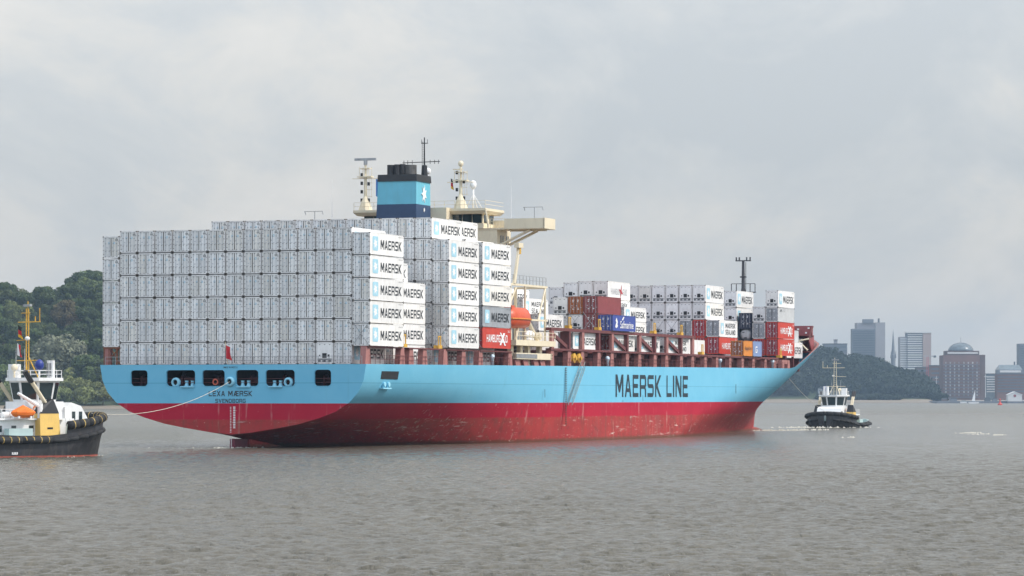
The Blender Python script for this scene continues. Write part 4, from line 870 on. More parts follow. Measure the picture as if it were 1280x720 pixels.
# ------------------------------------------------------------------ tugs
M_lash = mat('weathered yellow lashing', (.42, .30, .10), .8, .3, 3.0, dirt=(.08, .06, .04), dirt_amt=.6)
def tug(loc, az, label, sc=1.0, left=True):
    t = thing('tugboat', loc, -R(az), label, 'tugboat'); t.scale = (sc if left else sc * 1.15, sc, sc)
    Y_ = [-12, -11.3, -9.5, -6, -2, 2, 4.4, 4.6, 6, 7.5, 9, 10.3, 11.3, 12.0, 12.35]
    Y_ = [y if y < 0 else y * .885 for y in Y_]
    TB = [2.6, 3.6, 4.4, 4.7, 4.8, 4.8, 4.8, 4.8, 4.75, 4.6, 4.2, 3.5, 2.6, 1.5, .2]
    WB = [2.0, 3.0, 4.0, 4.5, 4.7, 4.7, 4.6, 4.6, 4.3, 3.8, 3.1, 2.2, 1.3, .6, .1]
    SH = [2.5, 2.3, 2.1, 1.95, 1.9, 1.95, 2.1, 2.1, 2.3, 2.5, 2.75, 2.95, 3.1, 3.2, 3.25]
    ZT = [3.3, 3.2, 3.0, 2.7, 2.5, 2.5, 2.7, 3.9, 4.05, 4.2, 4.4, 4.6, 4.75, 4.85, 4.9]
    def hb(i, z):
        f = min(max((z - .3) / (SH[i] - .3), 0), 1) if z < SH[i] else 1; return WB[i] + (TB[i] - WB[i]) * f
    m = MB()
    for sg in (-1, 1):
        v = []
        for i, y in enumerate(Y_):
            for z in (-1.2, .35, SH[i], ZT[i]): v.append((sg * hb(i, z), y - (.6 if i == len(Y_) - 1 and z < 1 else 0), z))
        for i in range(len(Y_) - 1):
            for j in range(3): o = i * 4 + j; m.add([v[o], v[o + 1], v[o + 5], v[o + 4]], [(0, 1, 2, 3)], 1 if j == 0 else 0)
    m.add([(-2, -12, -1.2), (2, -12, -1.2), (2.6, -12, 2.7), (-2.6, -12, 2.7)], [(0, 1, 2, 3)], 0)
    m.build('hull', [mat('tug hull black', (.028, .028, .032), .4, .25, 1.0, dirt=(.13, .11, .09), dirt_amt=.5, dirt_scale=(1, 1, .4)), mat('tug boot red', (.26, .055, .035), .6, .25, dirt=(.1, .07, .04), dirt_amt=.5)], t)
    m = MB(); v = []                                     # inside of the bulwark and deck
    for sg in (-1, 1):
        v = []
        for i, y in enumerate(Y_): b = max(TB[i] - .22, .05); v += [(sg * b, y - (.15 if i > 10 else 0), SH[i] - .3), (sg * b, y - (.15 if i > 10 else 0), ZT[i] - .01), (sg * (b + .2), y, ZT[i] + .02)]
        m.add(v, [(3 * i + j, 3 * i + j + 1, 3 * i + 4 + j, 3 * i + 3 + j) for i in range(len(Y_) - 1) for j in (0, 1)])
    v = []
    for i, y in enumerate(Y_): b = max(TB[i] - .2, .05); v += [(-b, y, SH[i] - .3), (b, y, SH[i] - .3)]
    m.add(v, [(2 * i, 2 * i + 1, 2 * i + 3, 2 * i + 2) for i in range(len(Y_) - 1)]); m.build('deck', M_gtug, t)
    m = MB(); ring = [(-(TB[i] + .1), Y_[i], ZT[i] - .3) for i in range(7, 15)] + [(TB[i] + .1, Y_[i], ZT[i] - .3) for i in range(14, 6, -1)]
    m.path(ring, .48, 10); bf = m.build('bow_fender', M_rubber, t, smooth=True)
    m = MB()
    for a in range(len(ring) - 1):
        p, q = Vector(ring[a]), Vector(ring[a + 1]); n_ = max(1, int((q - p).length / .75)); d = (q - p).normalized() * .05
        for k in range(n_ if left else 0): c = p.lerp(q, (k + .5) / n_); MB().tube(c - d, c + d, .5, n=10).build('fender_lashing', M_lash, bf)
    for sg in (-1, 1):
        m = MB(); m.path([(sg * (TB[i] + .12), Y_[i], SH[i] - .05) for i in range(len(Y_) - 1)], .24, 8); m.build('rubbing_strake', M_rubber, t, smooth=True)
        m = MB(); m.path([(sg * (TB[i] + .25), Y_[i], SH[i] + .1) for i in range(1, 6)], .36, 8); f = m.build('side_fender', M_rubber, t, smooth=True)
        m = MB()
        for k in range(14 if left else 0): y = -11 + k * .95; MB().tube((sg * 5.03, y - .04, 2.05), (sg * 5.03, y + .04, 2.05), .39, n=8).build('fender_lashing', M_lash, f)
    m = MB()
    for k in range(4): m.box(4.66, 4.8, -3 + .2 * k, -2.9 + .2 * k, .55, .75)
    m.box(4.66, 4.79, -3, -2.3, .5, .55); m.build('draught_marks', M_wletter, t)
    m = MB(); m.box(-3.0, 3.0, -5, 6.0, 1.6, 4.35); m.box(-3.4, 3.4, -5.5, 4.5, 4.2, 4.38); m.build('deckhouse', M_wtug, t)
    m = MB(); m.prism([(5.2, 1.7), (8.4, 1.7), (8.1, 4.4), (7.3, 5.7), (6.0, 6.1), (5.2, 5.6)], -2.4, 2.4, 'x'); c = m.build('fore_cabin', M_wtug, t)
    for sg in (-1, 1):
        for y in (6.1, 7.0): MB().box(sg * 2.42 - .03, sg * 2.42 + .03, y, y + .4, 4.2, 5.1).build('cabin_window', M_glass, c)
    m = MB(); m.box(-2.1, 2.1, .4, 5.2, 4.35, 6.2); m.build('wheelhouse_base', M_wtug, t)
    # wheelhouse, windows leaning outward
    n = 8; m = MB(); lo = []; hi = []
    for i in range(n):
        a = R(22.5 + 45 * i); lo.append((2.25 * math.cos(a), 2.8 + 2.35 * math.sin(a), 6.2)); hi.append((2.7 * math.cos(a), 2.8 + 2.8 * math.sin(a), 8.45))
    wl = MB(); wl.add(lo + hi, [tuple(range(n - 1, -1, -1)), tuple(range(n, 2 * n))] + [(i, (i + 1) % n, n + (i + 1) % n, n + i) for i in range(n)])
    w = wl.build('wheelhouse', M_wtug, t)
    for i in range(n):
        a, b, c_, d = [Vector(p) for p in (lo[i], lo[(i + 1) % n], hi[(i + 1) % n], hi[i])]
        def q(u, v_): return a.lerp(b, u).lerp(d.lerp(c_, u), v_)
        nrm = (b - a).cross(d - a).normalized() * .03
        MB().hexa([q(.09, .10), q(.91, .10), q(.91, .92), q(.09, .92)], [q(.09, .10) + nrm, q(.91, .10) + nrm, q(.91, .92) + nrm, q(.09, .92) + nrm]).build('window', M_glass, w)
    m = MB(); m.prism([(3.1 * math.cos(R(22.5 + 45 * i)), 2.8 + 3.2 * math.sin(R(22.5 + 45 * i))) for i in range(n)], 8.45, 8.8); m.build('wheelhouse_roof', M_wtug, w)
    m = MB()
    for i in range(n):
        p, q_ = [(2.9 * math.cos(R(22.5 + 45 * k)), 2.8 + 3.0 * math.sin(R(22.5 + 45 * k)), 8.8) for k in (i, i + 1)]
        for h in (.4, .8): m.tube((p[0], p[1], p[2] + h), (q_[0], q_[1], q_[2] + h), .035, n=4)
        m.tube(p, (p[0], p[1], p[2] + .85), .04, n=4)
    m.build('roof_railing', M_wtug, w)
    for sg in (-1, 1):
        m = MB(); m.hexa([(sg * 2.6, 1.0, 1.7), (sg * 4.1, 1.0, 1.7), (sg * 4.1, 3.6, 1.7), (sg * 2.6, 3.6, 1.7)], [(sg * 2.6, 1.0, 4.9), (sg * 4.0, 1.0, 4.9), (sg * 4.0, 3.4, 4.9), (sg * 2.6, 3.4, 4.9)]); f = m.build('funnel', M_tyel, t)
        m = MB(); m.hexa([(sg * 2.6, .98, 4.9), (sg * 4.02, .98, 4.9), (sg * 4.02, 3.42, 4.9), (sg * 2.6, 3.42, 4.9)], [(sg * 2.8, 1.3, 5.7), (sg * 3.8, 1.3, 5.7), (sg * 3.8, 2.8, 6.5), (sg * 2.8, 2.8, 6.5)]); m.build('funnel_cap', M_black, f)
        MB().box(sg * 4.05 - .03, sg * 4.05 + .03, 1.9, 2.6, 3.2, 3.4).build('funnel_plate', M_black, f)
        m = MB()
        for dx in (-.16, .16): m.tube((sg * 3.3 + dx, 2.2, 5.9), (sg * 3.3 + dx, .2, 8.6), .15, n=8, mi=0); m.tube((sg * 3.3 + dx, .35, 8.3), (sg * 3.3 + dx, -.5, 9.5), .24, n=8, mi=1)
        m.build('exhaust_pipe', [M_beige, M_black], f)
        m = MB()
        for h in (.5, 1.0): m.tube((sg * 3.35, -5.4, 4.38 + h), (sg * 3.35, .8, 4.38 + h), .04, n=4)
        for k in range(7): m.tube((sg * 3.35, -5.4 + k, 4.38), (sg * 3.35, -5.4 + k, 5.4), .04, n=4)
        m.build('railing', M_wtug, t)
    for x in (1.1, 1.75): m = MB(); m.tube((x, 4.0, 8.7), (x, 4.0, 10.7), .26, n=10, mi=0); m.box(x - .16, x + .16, 3.72, 3.78, 9.0, 10.4, 1); m.build('vent_pipe', [M_wtug, M_mgr], t)
    m = MB(); m.box(-2.2, -1.2, .8, 1.8, 8.8, 10.3); m.build('roof_box', M_wtug, t)
    m = MB(); m.tube((2.1, 2.1, 8.8), (2.1, 2.1, 9.8), .1, n=6, mi=1); m.ellip((2.1, 2.1, 10.2), (.5, .5, .6)); m.build('antenna_dome', [M_bldome, M_wtug], t, smooth=True)
    m = MB(); m.tube((-.6, .6, 8.8), (-.6, .6, 9.6), .1, n=6); m.ellip((-.6, .6, 9.9), (.38, .38, .4)); m.build('searchlight', M_beige, t, smooth=True)
    m = MB()                                             # lattice mast
    for dx in (-.28, .28):
        m.tube((dx, 1.9, 8.8), (dx * .8, 1.9, 16.4), .065, n=6)
        m.tube((dx * 4, 2.6, 8.8), (dx, 1.9, 11), .07, n=6)
    for k in range(15): z = 9.2 + k * .48; m.tube((-.27, 1.9, z), (.27, 1.9, z), .028, n=4)
    m.tube((.1, 1.9, 15), (.1, 1.9, 17.2), .05, n=5); m.tube((-1.9, 1.9, 14.9), (2.6, 1.9, 14.9), .06, n=6); m.tube((-1.2, 1.9, 15.9), (.5, 1.9, 15.9), .06, n=5); m.tube((-2.2, 1.9, 12.9), (.4, 1.9, 13.0), .05, n=5); m.tube((-2.1, 1.9, 10.7), (2.1, 1.9, 10.7), .06, n=5)
    m.tube((2.5, 1.9, 14.9), (2.5, 1.9, 16.4), .05, n=5); m.tube((1.6, 1.9, 14.9), (1.6, 1.9, 15.5), .06, n=5)
    m.build('mast', M_yellow if left else M_beige, t)
    m = MB(); m.box(-.7, .7, 1.75, 2.05, 16.6, 16.85); m.build('radar_scanner', M_steel, t)
    m = MB(); m.ellip((.45, 1.6, 13.1), (.28, .28, .22)); m.build('mast_lamp', M_wtug, t, smooth=True)
    m = MB(); m.tube((3.7, 1.2, 4.4), (3.7, 1.2, 6.0), .3, n=10); m.tube((3.7, 1.2, 5.6), (3.7, -1.6, 7.1), .24, .16, n=8); m.build('deck_crane', M_wtug, t)
    m = MB(); m.lathe([(.6, -.5), (.6, .5)], (0, 9.2, 3.4), 14, 'x'); m.box(-.9, -.6, 8.7, 9.7, 2.4, 3.9); m.box(.6, .9, 8.7, 9.7, 2.4, 3.9); m.build('towing_winch', M_mgr, t)
    for sg in (-1, 1):
        for y in (5.0, 8.2): m = MB(); m.lathe([(.16, 0), (.16, .55), (.24, .6), (.24, .7)], (sg * 3.6, y, SH[8] - .3), 8); m.build('bollard', M_black, t)
        m = MB(); m.lathe([(.28, -.65), (.36, -.5), (.36, .5), (.28, .65)], (sg * 2.4, -2.2, 4.75), 10, 'y'); m.build('life_raft_canister', M_wtug, t, smooth=True)
        m = MB(); n_ = 12; m.add([(sg * 2.13, 1.6 + r * math.cos(2 * math.pi * i / n_), 5.4 + r * math.sin(2 * math.pi * i / n_)) for r in (.36, .2) for i in range(n_)], [(i, (i + 1) % n_, n_ + (i + 1) % n_, n_ + i) for i in range(n_)]); m.build('life_ring', M_orng, t)
        m = MB()
        for k in range(7): m.tube((sg * 3.02, 4.9, 2.0 + .35 * k), (sg * 3.02, 5.4, 2.0 + .35 * k), .03, n=4)
        for y in (4.9, 5.4): m.tube((sg * 3.02, y, 1.8), (sg * 3.02, y, 4.6), .035, n=4)
        m.build('ladder', M_wtug, t)
        for y in (-3.8, -2.0, .2): MB().box(sg * 3.0 - .03, sg * 3.0 + .03, y, y + .6, 2.9, 3.6).build('deckhouse_window', M_glass, t)
    for x in (-.9, .9): m = MB(); m.tube((x, 1.0, 8.8), (x, 1.0, 12.0), .03, .015, 4); m.build('whip_antenna', M_wtug, t)
    for sg in (-1, 1): m = MB(); m.box(sg * 4.0 - .5, sg * 4.0 + .5, -3.2, -.2, 2.2, 3.3); m.build('deck_locker', M_gtug, t)
    m = MB(); m.tube((.0, -12.1, 1.5), (0, -12.6, 1.5), .9, n=12); m.build('stern_fender', M_rubber, t)
    b = thing('rescue_boat', t.matrix_basis @ Vector((4.1, -1.2, 4.40)), -R(az), 'orange canvas covered rescue boat on the deck of the %s tug' % ('left' if left else 'distant right'), 'rescue boat'); b.scale = (sc * .9, sc * .72, sc * .8)
    m = MB(); v = []; n = 12; P_ = [(-2.0, .15, .55), (-1.5, .65, .2), (0, .85, 0), (1.4, .7, .15), (2.1, .15, .7)]
    for y, w_, zb in P_:
        for i in range(n): a = 2 * math.pi * i / n; s_ = math.sin(a); v.append((w_ * math.cos(a), y, .8 + (s_ * (.8 - zb) if s_ < 0 else s_ * (1.0 if abs(y) < .5 else .45) * w_ / .85)))
    m.add(v, [(j * n + i, j * n + (i + 1) % n, (j + 1) * n + (i + 1) % n, (j + 1) * n + i) for j in range(len(P_) - 1) for i in range(n)] + [tuple(range(n)), tuple(range((len(P_) - 1) * n, len(P_) * n))]); m.build('hull', M_orng, b)
    m = MB(); m.box(-.5, .5, -1.2, -.9, -.02, .3); m.box(-.5, .5, .9, 1.2, -.02, .3); m.build('cradle', M_wtug, b)
    return t
TL = tug((-54.5, 371.0, -.15), 50, 'black hulled tug with yellow funnel holding a line to the stern of the big ship', 1.0, True)
TR = tug((71.0, 742.0, -1.35), 200, 'black hulled white tug coming head on beyond the bow of the big ship', .96, False)
bpy.context.view_layer.update()
for nm, p, cols, lab in (('tricolour_flag', (-1.9, 1.9, 14.6), [M_fb, M_fr, M_fg], 'black red and gold flag on the mast of the left tug'), ('pilot_flag', (-2.1, 1.9, 12.6), [M_fw, M_fr], 'white and red flag lower on the mast of the left tug')):
    o = drape(nm, TL.matrix_world @ Vector(p), .7, 1.3, cols, lab, 'flag')
def rope(a, b, sag, r, label):
    a, b = Vector(a), Vector(b); pts = [a.lerp(b, k / 24) - Vector((0, 0, sag * 4 * (k / 24) * (1 - k / 24))) for k in range(25)]
    m = MB(); m.path(pts, r, 6); tag(m.build('towing_line', M_rope, None, smooth=True), label, 'rope')
rope(ship_pt(-.1, -1.3, 8.53), TL.matrix_world @ Vector((0, 10.2, 4.9)), 1.5, .032, 'pale towing line from the ship stern fairlead to the left tug')
rope(ship_pt(bow_b(231, 10.2) + .05, 231, 10.2), TR.matrix_world @ Vector((0, 10.2, 4.9)), .6, .035, 'pale towing line from the bow of the ship to the right tug')

# ------------------------------------------------------------------ water: real waves near the camera, one sheet to the far shore
def water_material():
    m = bpy.data.materials.new('river water'); m.use_nodes = True; nt = m.node_tree; N = nt.nodes; L = nt.links
    p = N['Principled BSDF']; p.inputs['Roughness'].default_value = 0.10; p.inputs['IOR'].default_value = 1.333; p.inputs['Specular IOR Level'].default_value = 0.5
    tc = N.new('ShaderNodeTexCoord')
    def noise(sc, scale=(1, 1, 1), det=4, rough=.55, dist=0.0):
        mp = N.new('ShaderNodeMapping'); mp.inputs['Scale'].default_value = scale; L.new(tc.outputs['Object'], mp.inputs[0])
        n = N.new('ShaderNodeTexNoise'); n.inputs['Scale'].default_value = sc; n.inputs['Detail'].default_value = det; n.inputs['Roughness'].default_value = rough; n.inputs['Distortion'].default_value = dist
        L.new(mp.outputs[0], n.inputs['Vector']); return n.outputs[0]
    big = noise(.02, (1, .5, 1), 4)
    cr = N.new('ShaderNodeValToRGB'); cr.color_ramp.elements[0].position = .35; cr.color_ramp.elements[0].color = (.096, .089, .068, 1); cr.color_ramp.elements[1].position = .7; cr.color_ramp.elements[1].color = (.122, .112, .085, 1)
    L.new(big, cr.inputs[0]); L.new(cr.outputs[0], p.inputs['Base Color'])
    b1 = N.new('ShaderNodeBump'); b1.inputs['Strength'].default_value = 1.0; b1.inputs['Distance'].default_value = 0.42; L.new(noise(1.7, (1, .45, 1), 7, .68, .5), b1.inputs['Height'])
    b2 = N.new('ShaderNodeBump'); b2.inputs['Strength'].default_value = .7; b2.inputs['Distance'].default_value = 0.5; L.new(noise(.3, (1, .6, 1), 5, .6), b2.inputs['Height']); L.new(b1.outputs[0], b2.inputs['Normal'])
    b3 = N.new('ShaderNodeBump'); b3.inputs['Strength'].default_value = .8; b3.inputs['Distance'].default_value = 1.6; L.new(noise(.10, (1, .3, 1), 6, .68), b3.inputs['Height']); L.new(b2.outputs[0], b3.inputs['Normal'])
    L.new(b3.outputs[0], p.inputs['Normal'])
    sx = N.new('ShaderNodeSeparateXYZ'); L.new(tc.outputs['Object'], sx.inputs[0]); rr = N.new('ShaderNodeMapRange')      # far waves are too small to model: rougher sheet
    rr.inputs[1].default_value = 500; rr.inputs[2].default_value = 1500; rr.inputs[3].default_value = .11; rr.inputs[4].default_value = .30; L.new(sx.outputs[1], rr.inputs[0]); L.new(rr.outputs[0], p.inputs['Roughness']); return m
def build_water():
    ys = [85.0]
    while ys[-1] < 1300: ys.append(ys[-1] * 1.0013)
    ys = np.array(ys); us = np.linspace(-.22, .22, 481); Yg, Ug = np.meshgrid(ys, us, indexing='ij'); Xg = Yg * Ug
    Z = np.zeros_like(Xg); dy = Yg * .0013
    gust = .75 + .35 * np.sin(Xg * .11 + Yg * .035 + 1) * np.sin(Xg * .047 - Yg * .021) + .2 * np.sin(Yg * .016 + 2 + .03 * Xg)
    for k in range(72):
        lam = 0.36 * (2.2 / 0.36) ** RNG.random(); th = R(195) + RNG.normal(0, .62); kx, ky = 2 * math.pi / lam * math.sin(th), 2 * math.pi / lam * math.cos(th)
        amp = .0074 * lam ** .66; fade = np.clip((lam / dy - 2.0) / 2.0, 0, 1)
        Z += amp * fade * np.sin(kx * Xg + ky * Yg + RNG.random() * 6.28)
    Z *= np.clip(.5 + .5 * gust, .5, 1.2)
    edge = np.minimum.reduce([np.clip((.22 - np.abs(Ug)) / .02, 0, 1), np.clip((Yg - 85) / 6, 0, 1), np.clip((1295 - Yg) / 200, 0, 1)])
    Z = (Z + .04 * np.maximum(Z, 0) / .1) * edge
    nr, nc = Xg.shape; co = np.stack([Xg, Yg, Z], -1).reshape(-1, 3)
    idx = np.arange(nr * nc).reshape(nr, nc); q = np.stack([idx[:-1, :-1], idx[:-1, 1:], idx[1:, 1:], idx[1:, :-1]], -1).reshape(-1, 4)
    y0, y1 = ys[0], ys[-1]; a, b = -.22 * y0, -.22 * y1
    ex = np.array([(a, y0, 0), (b, y1, 0), (-5000, y1, 0), (-5000, y0, 0), (-a, y0, 0), (-b, y1, 0), (5000, y1, 0), (5000, y0, 0), (-5000, -400, 0), (5000, -400, 0), (-5000, 7500, 0), (5000, 7500, 0)], float)
    o = len(co); co = np.vstack([co, ex]); extra = np.array([(3, 0, 1, 2), (4, 7, 6, 5)]) + o
    polys = [list(x) for x in extra] + [[o + 8, o + 9, o + 7, o + 4, o + 0, o + 3], [o + 2, o + 1, o + 5, o + 6, o + 11, o + 10]]
    nl = q.size + sum(len(x) for x in polys); me = bpy.data.meshes.new('water'); me.vertices.add(len(co)); me.vertices.foreach_set('co', co.ravel())
    me.loops.add(nl); li = np.concatenate([q.ravel()] + [np.array(x) for x in polys]).astype(np.int32); me.loops.foreach_set('vertex_index', li)
    st = np.concatenate([np.arange(len(q)) * 4, q.size + np.cumsum([0] + [len(x) for x in polys[:-1]])]).astype(np.int32)
    me.polygons.add(len(st)); me.polygons.foreach_set('loop_start', st); me.polygons.foreach_set('use_smooth', [True] * len(st)); me.update(calc_edges=True); me.validate()
    me.materials.append(water_material()); tag(link('water', me), 'grey brown river with small choppy waves', None, None, 'structure')
build_water()
# foam: wakes of the tugs, wash at the rudder and bow, scattered whitecaps
def build_foam():
    m = MB(); rr = random.Random(4)
    def lump(x, y, sx, sy, h):
        n = 7; v = [(x, y, h)]
        for i in range(n): a = 2 * math.pi * i / n; k = rr.uniform(.5, 1.15); v.append((x + sx * k * math.cos(a), y + sy * k * math.sin(a), -.12))
        m.add(v, [(0, i + 1, (i + 1) % n + 1) for i in range(n)])
    def band(p, q, w, n, s, h):
        for _ in range(n):
            t = rr.random(); x = p[0] + (q[0] - p[0]) * t + rr.gauss(0, w); y = p[1] + (q[1] - p[1]) * t + rr.gauss(0, w); k = rr.uniform(.4, 1.5)
            lump(x, y, s * k * 1.6, s * k, h * rr.uniform(.4, 1.2))
    W = ship_pt
    a, b = W(-.6, -1.1, 0), W(1.5, 3.5, 0); band((a.x - 1.5, a.y - 1), (b.x + 1.2, b.y - 1.5), .4, 60, .2, .16); band((a.x - 12, a.y), (a.x, a.y - 2), .5, 12, .3, .1)
    a, b = W(5, 240, 0), W(3, 258, 0); band((a.x - 1, a.y), (b.x + 9, b.y), 1.0, 90, .30, .30)
    c = TR.matrix_world
    for sg in (-1, 1): p = c @ Vector((sg * 1.0, 11, 1)); q = c @ Vector((sg * 5.4, 0, 1)); band((p.x, p.y), (q.x, q.y), .6, 60, .24, .3)
    p = c @ Vector((0, 11.3, 0)); band((p.x - 9, p.y + 1), (p.x + 1, p.y - .5), 1.1, 70, .28, .32); band((p.x + 4, p.y - 1), (p.x + 14, p.y + 6), 1.4, 26, .24, .2)
    c = TL.matrix_world; p = c @ Vector((0, 12.0, 0)); q = c @ Vector((6.0, 3.5, 0)); band((p.x, p.y), (q.x, q.y), .5, 26, .12, .09)
    for px, py, w, n in ((1213, 541.5, 16, 70), (1226, 543, 14, 40), (1249, 544, 10, 36), (1062, 547, 6, 10)):
        Y = FOC * CAM_Z / (py - HORIZON); X = (px - 640) / FOC * Y; band((X - w * Y / FOC, Y - 4), (X + w * Y / FOC, Y + 5), .5, n // 2, .2, .22)
    tag(m.build('wake_foam', M_foam, None, smooth=True), 'white foam of wakes and small breaking crests', None, None, 'stuff')
build_foam()
# ------------------------------------------------------------------ trees
def leaf_mat(name, col, rnd=.25):
    m = bpy.data.materials.new(name); m.use_nodes = True; nt = m.node_tree; N = nt.nodes; L = nt.links; p = N['Principled BSDF']
    p.inputs['Roughness'].default_value = .7; p.inputs['Specular IOR Level'].default_value = .2
    tc = N.new('ShaderNodeTexCoord'); n = N.new('ShaderNodeTexNoise'); n.inputs['Scale'].default_value = .35; n.inputs['Detail'].default_value = 4; L.new(tc.outputs['Object'], n.inputs['Vector'])
    oi = N.new('ShaderNodeObjectInfo'); hs = N.new('ShaderNodeHueSaturation'); mr = N.new('ShaderNodeMapRange'); mr.inputs[1].default_value = .3; mr.inputs[2].default_value = .7; mr.inputs[3].default_value = .65; mr.inputs[4].default_value = 1.4
    L.new(n.outputs[0], mr.inputs[0]); m2 = N.new('ShaderNodeMapRange'); m2.inputs[3].default_value = 1 - rnd; m2.inputs[4].default_value = 1 + rnd; L.new(oi.outputs['Random'], m2.inputs[0])
    mu = N.new('ShaderNodeMath'); mu.operation = 'MULTIPLY'; L.new(mr.outputs[0], mu.inputs[0]); L.new(m2.outputs[0], mu.inputs[1]); L.new(mu.outputs[0], hs.inputs['Value'])
    h = N.new('ShaderNodeMapRange'); h.inputs[3].default_value = .475; h.inputs[4].default_value = .515; w = N.new('ShaderNodeMath'); w.operation = 'FRACT'; k = N.new('ShaderNodeMath'); k.operation = 'MULTIPLY'; k.inputs[1].default_value = 7.3
    L.new(oi.outputs['Random'], k.inputs[0]); L.new(k.outputs[0], w.inputs[0]); L.new(w.outputs[0], h.inputs[0]); L.new(h.outputs[0], hs.inputs['Hue']); hs.inputs['Color'].default_value = (*col, 1)
    L.new(hs.outputs[0], p.inputs['Base Color'])
    tr = N.new('ShaderNodeBsdfTranslucent'); L.new(hs.outputs[0], tr.inputs[0]); mx = N.new('ShaderNodeMixShader'); mx.inputs[0].default_value = .25
    L.new(p.outputs[0], mx.inputs[1]); L.new(tr.outputs[0], mx.inputs[2]); L.new(mx.outputs[0], N['Material Output'].inputs[0]); return m
LM = {'wood': leaf_mat('far foliage', (.030, .048, .028)), 'dark': leaf_mat('dark foliage', (.066, .094, .032)), 'mid': leaf_mat('green foliage', (.108, .142, .046)), 'olive': leaf_mat('olive foliage', (.185, .21, .08)), 'silver': leaf_mat('silver foliage', (.165, .185, .12), .1), 'brown': leaf_mat('brownish foliage', (.13, .105, .05), .1)}
M_bark = mat('bark', (.075, .055, .04), .9, .3, 2.0)
def leaves(rng, centre, rad, n, size):
    """n small leaf-clump quads in a shell round an ellipsoid lobe"""
    d = rng.normal(size=(n, 3)); d /= np.linalg.norm(d, axis=1)[:, None]; r = rng.uniform(.55, 1.06, n) ** .5
    p = centre + d * rad * r[:, None]; nn = d + rng.normal(0, .55, (n, 3)); nn /= np.linalg.norm(nn, axis=1)[:, None]
    a = np.cross(nn, rng.normal(size=(n, 3))); a /= np.linalg.norm(a, axis=1)[:, None]; b = np.cross(nn, a); s = (size * rng.uniform(.6, 1.35, n))[:, None]
    return np.stack([p - a * s - b * s * .6, p + a * s * .8 - b * s * .5, p + a * s * 1.1 + b * s * .6, p - a * s * .7 + b * s * .7], 1)
def quads_mesh(name, V, m):
    V = V.reshape(-1, 3); n = len(V) // 4; me = bpy.data.meshes.new(name); me.vertices.add(len(V)); me.vertices.foreach_set('co', V.ravel()); me.loops.add(len(V)); me.loops.foreach_set('vertex_index', np.arange(len(V), dtype=np.int32))
    me.polygons.add(n); me.polygons.foreach_set('loop_start', np.arange(n, dtype=np.int32) * 4); me.update(calc_edges=True); me.materials.append(m); return me
def crown_mesh(seed, kind, h, w, nl, n, size):
    rng = np.random.default_rng(seed); q = []; c0 = np.array([0, 0, h * .58])
    q.append(leaves(rng, c0, np.array([w * .33, w * .33, h * .3]), n, size))
    for k in range(nl):
        a = rng.random() * 6.28; e = rng.uniform(-.75, 1.0); rr = math.sqrt(max(1 - e * e * .8, .1))
        c = np.array([math.cos(a) * w * .34 * rr, math.sin(a) * w * .34 * rr, h * .56 + e * h * .29]); r = w * rng.uniform(.13, .22)
        q.append(leaves(rng, c, np.array([r, r, r * .85]), n, size))
    return quads_mesh('crown', np.concatenate(q), LM[kind])
def trunk_mesh(h, w, seed):
    rr = random.Random(seed); m = MB(); m.lathe([(h * .03, -1.5), (h * .022, h * .25), (h * .012, h * .6)], (0, 0, 0), 8)
    for k in range(6): a = rr.random() * 6.28; m.tube((0, 0, h * (.25 + .05 * k)), (math.cos(a) * w * .3, math.sin(a) * w * .3, h * (.5 + .06 * k)), h * .01, h * .003, 5)
    return m.mesh('trunk', M_bark)
VAR = []
for i, (kind, h, w, nl, n, size) in enumerate((('dark', 21, 19, 22, 190, .62), ('dark', 24, 17, 22, 190, .62), ('mid', 20, 20, 24, 190, .62), ('mid', 18, 16, 18, 190, .6), ('olive', 11, 13, 16, 170, .5), ('olive', 9, 14, 16, 170, .48), ('silver', 19, 22, 26, 190, .62), ('brown', 23, 15, 22, 190, .6))):
    VAR.append((crown_mesh(100 + i, kind, h, w, nl, n, size), trunk_mesh(h, w, i)))
TLAB = ['broad dark green tree on the wooded left slope', 'tall dark green tree on the wooded left slope', 'broad mid green tree on the wooded left slope', 'smaller mid green tree on the wooded left slope', 'rounded olive bush tree at the foot of the left slope by the river', 'low spreading olive willow at the river edge on the left', 'pale silvery tree low on the left slope behind the tug mast', 'brownish tree in the middle of the left slope']
def tree(v, p, s, rz, lab=None, group=None):
    t = thing('tree', p, rz, lab or TLAB[v], 'tree', group); t.scale = (s, s, s * random.uniform(.9, 1.1)); link('crown', VAR[v][0], t); link('trunk', VAR[v][1], t); return t
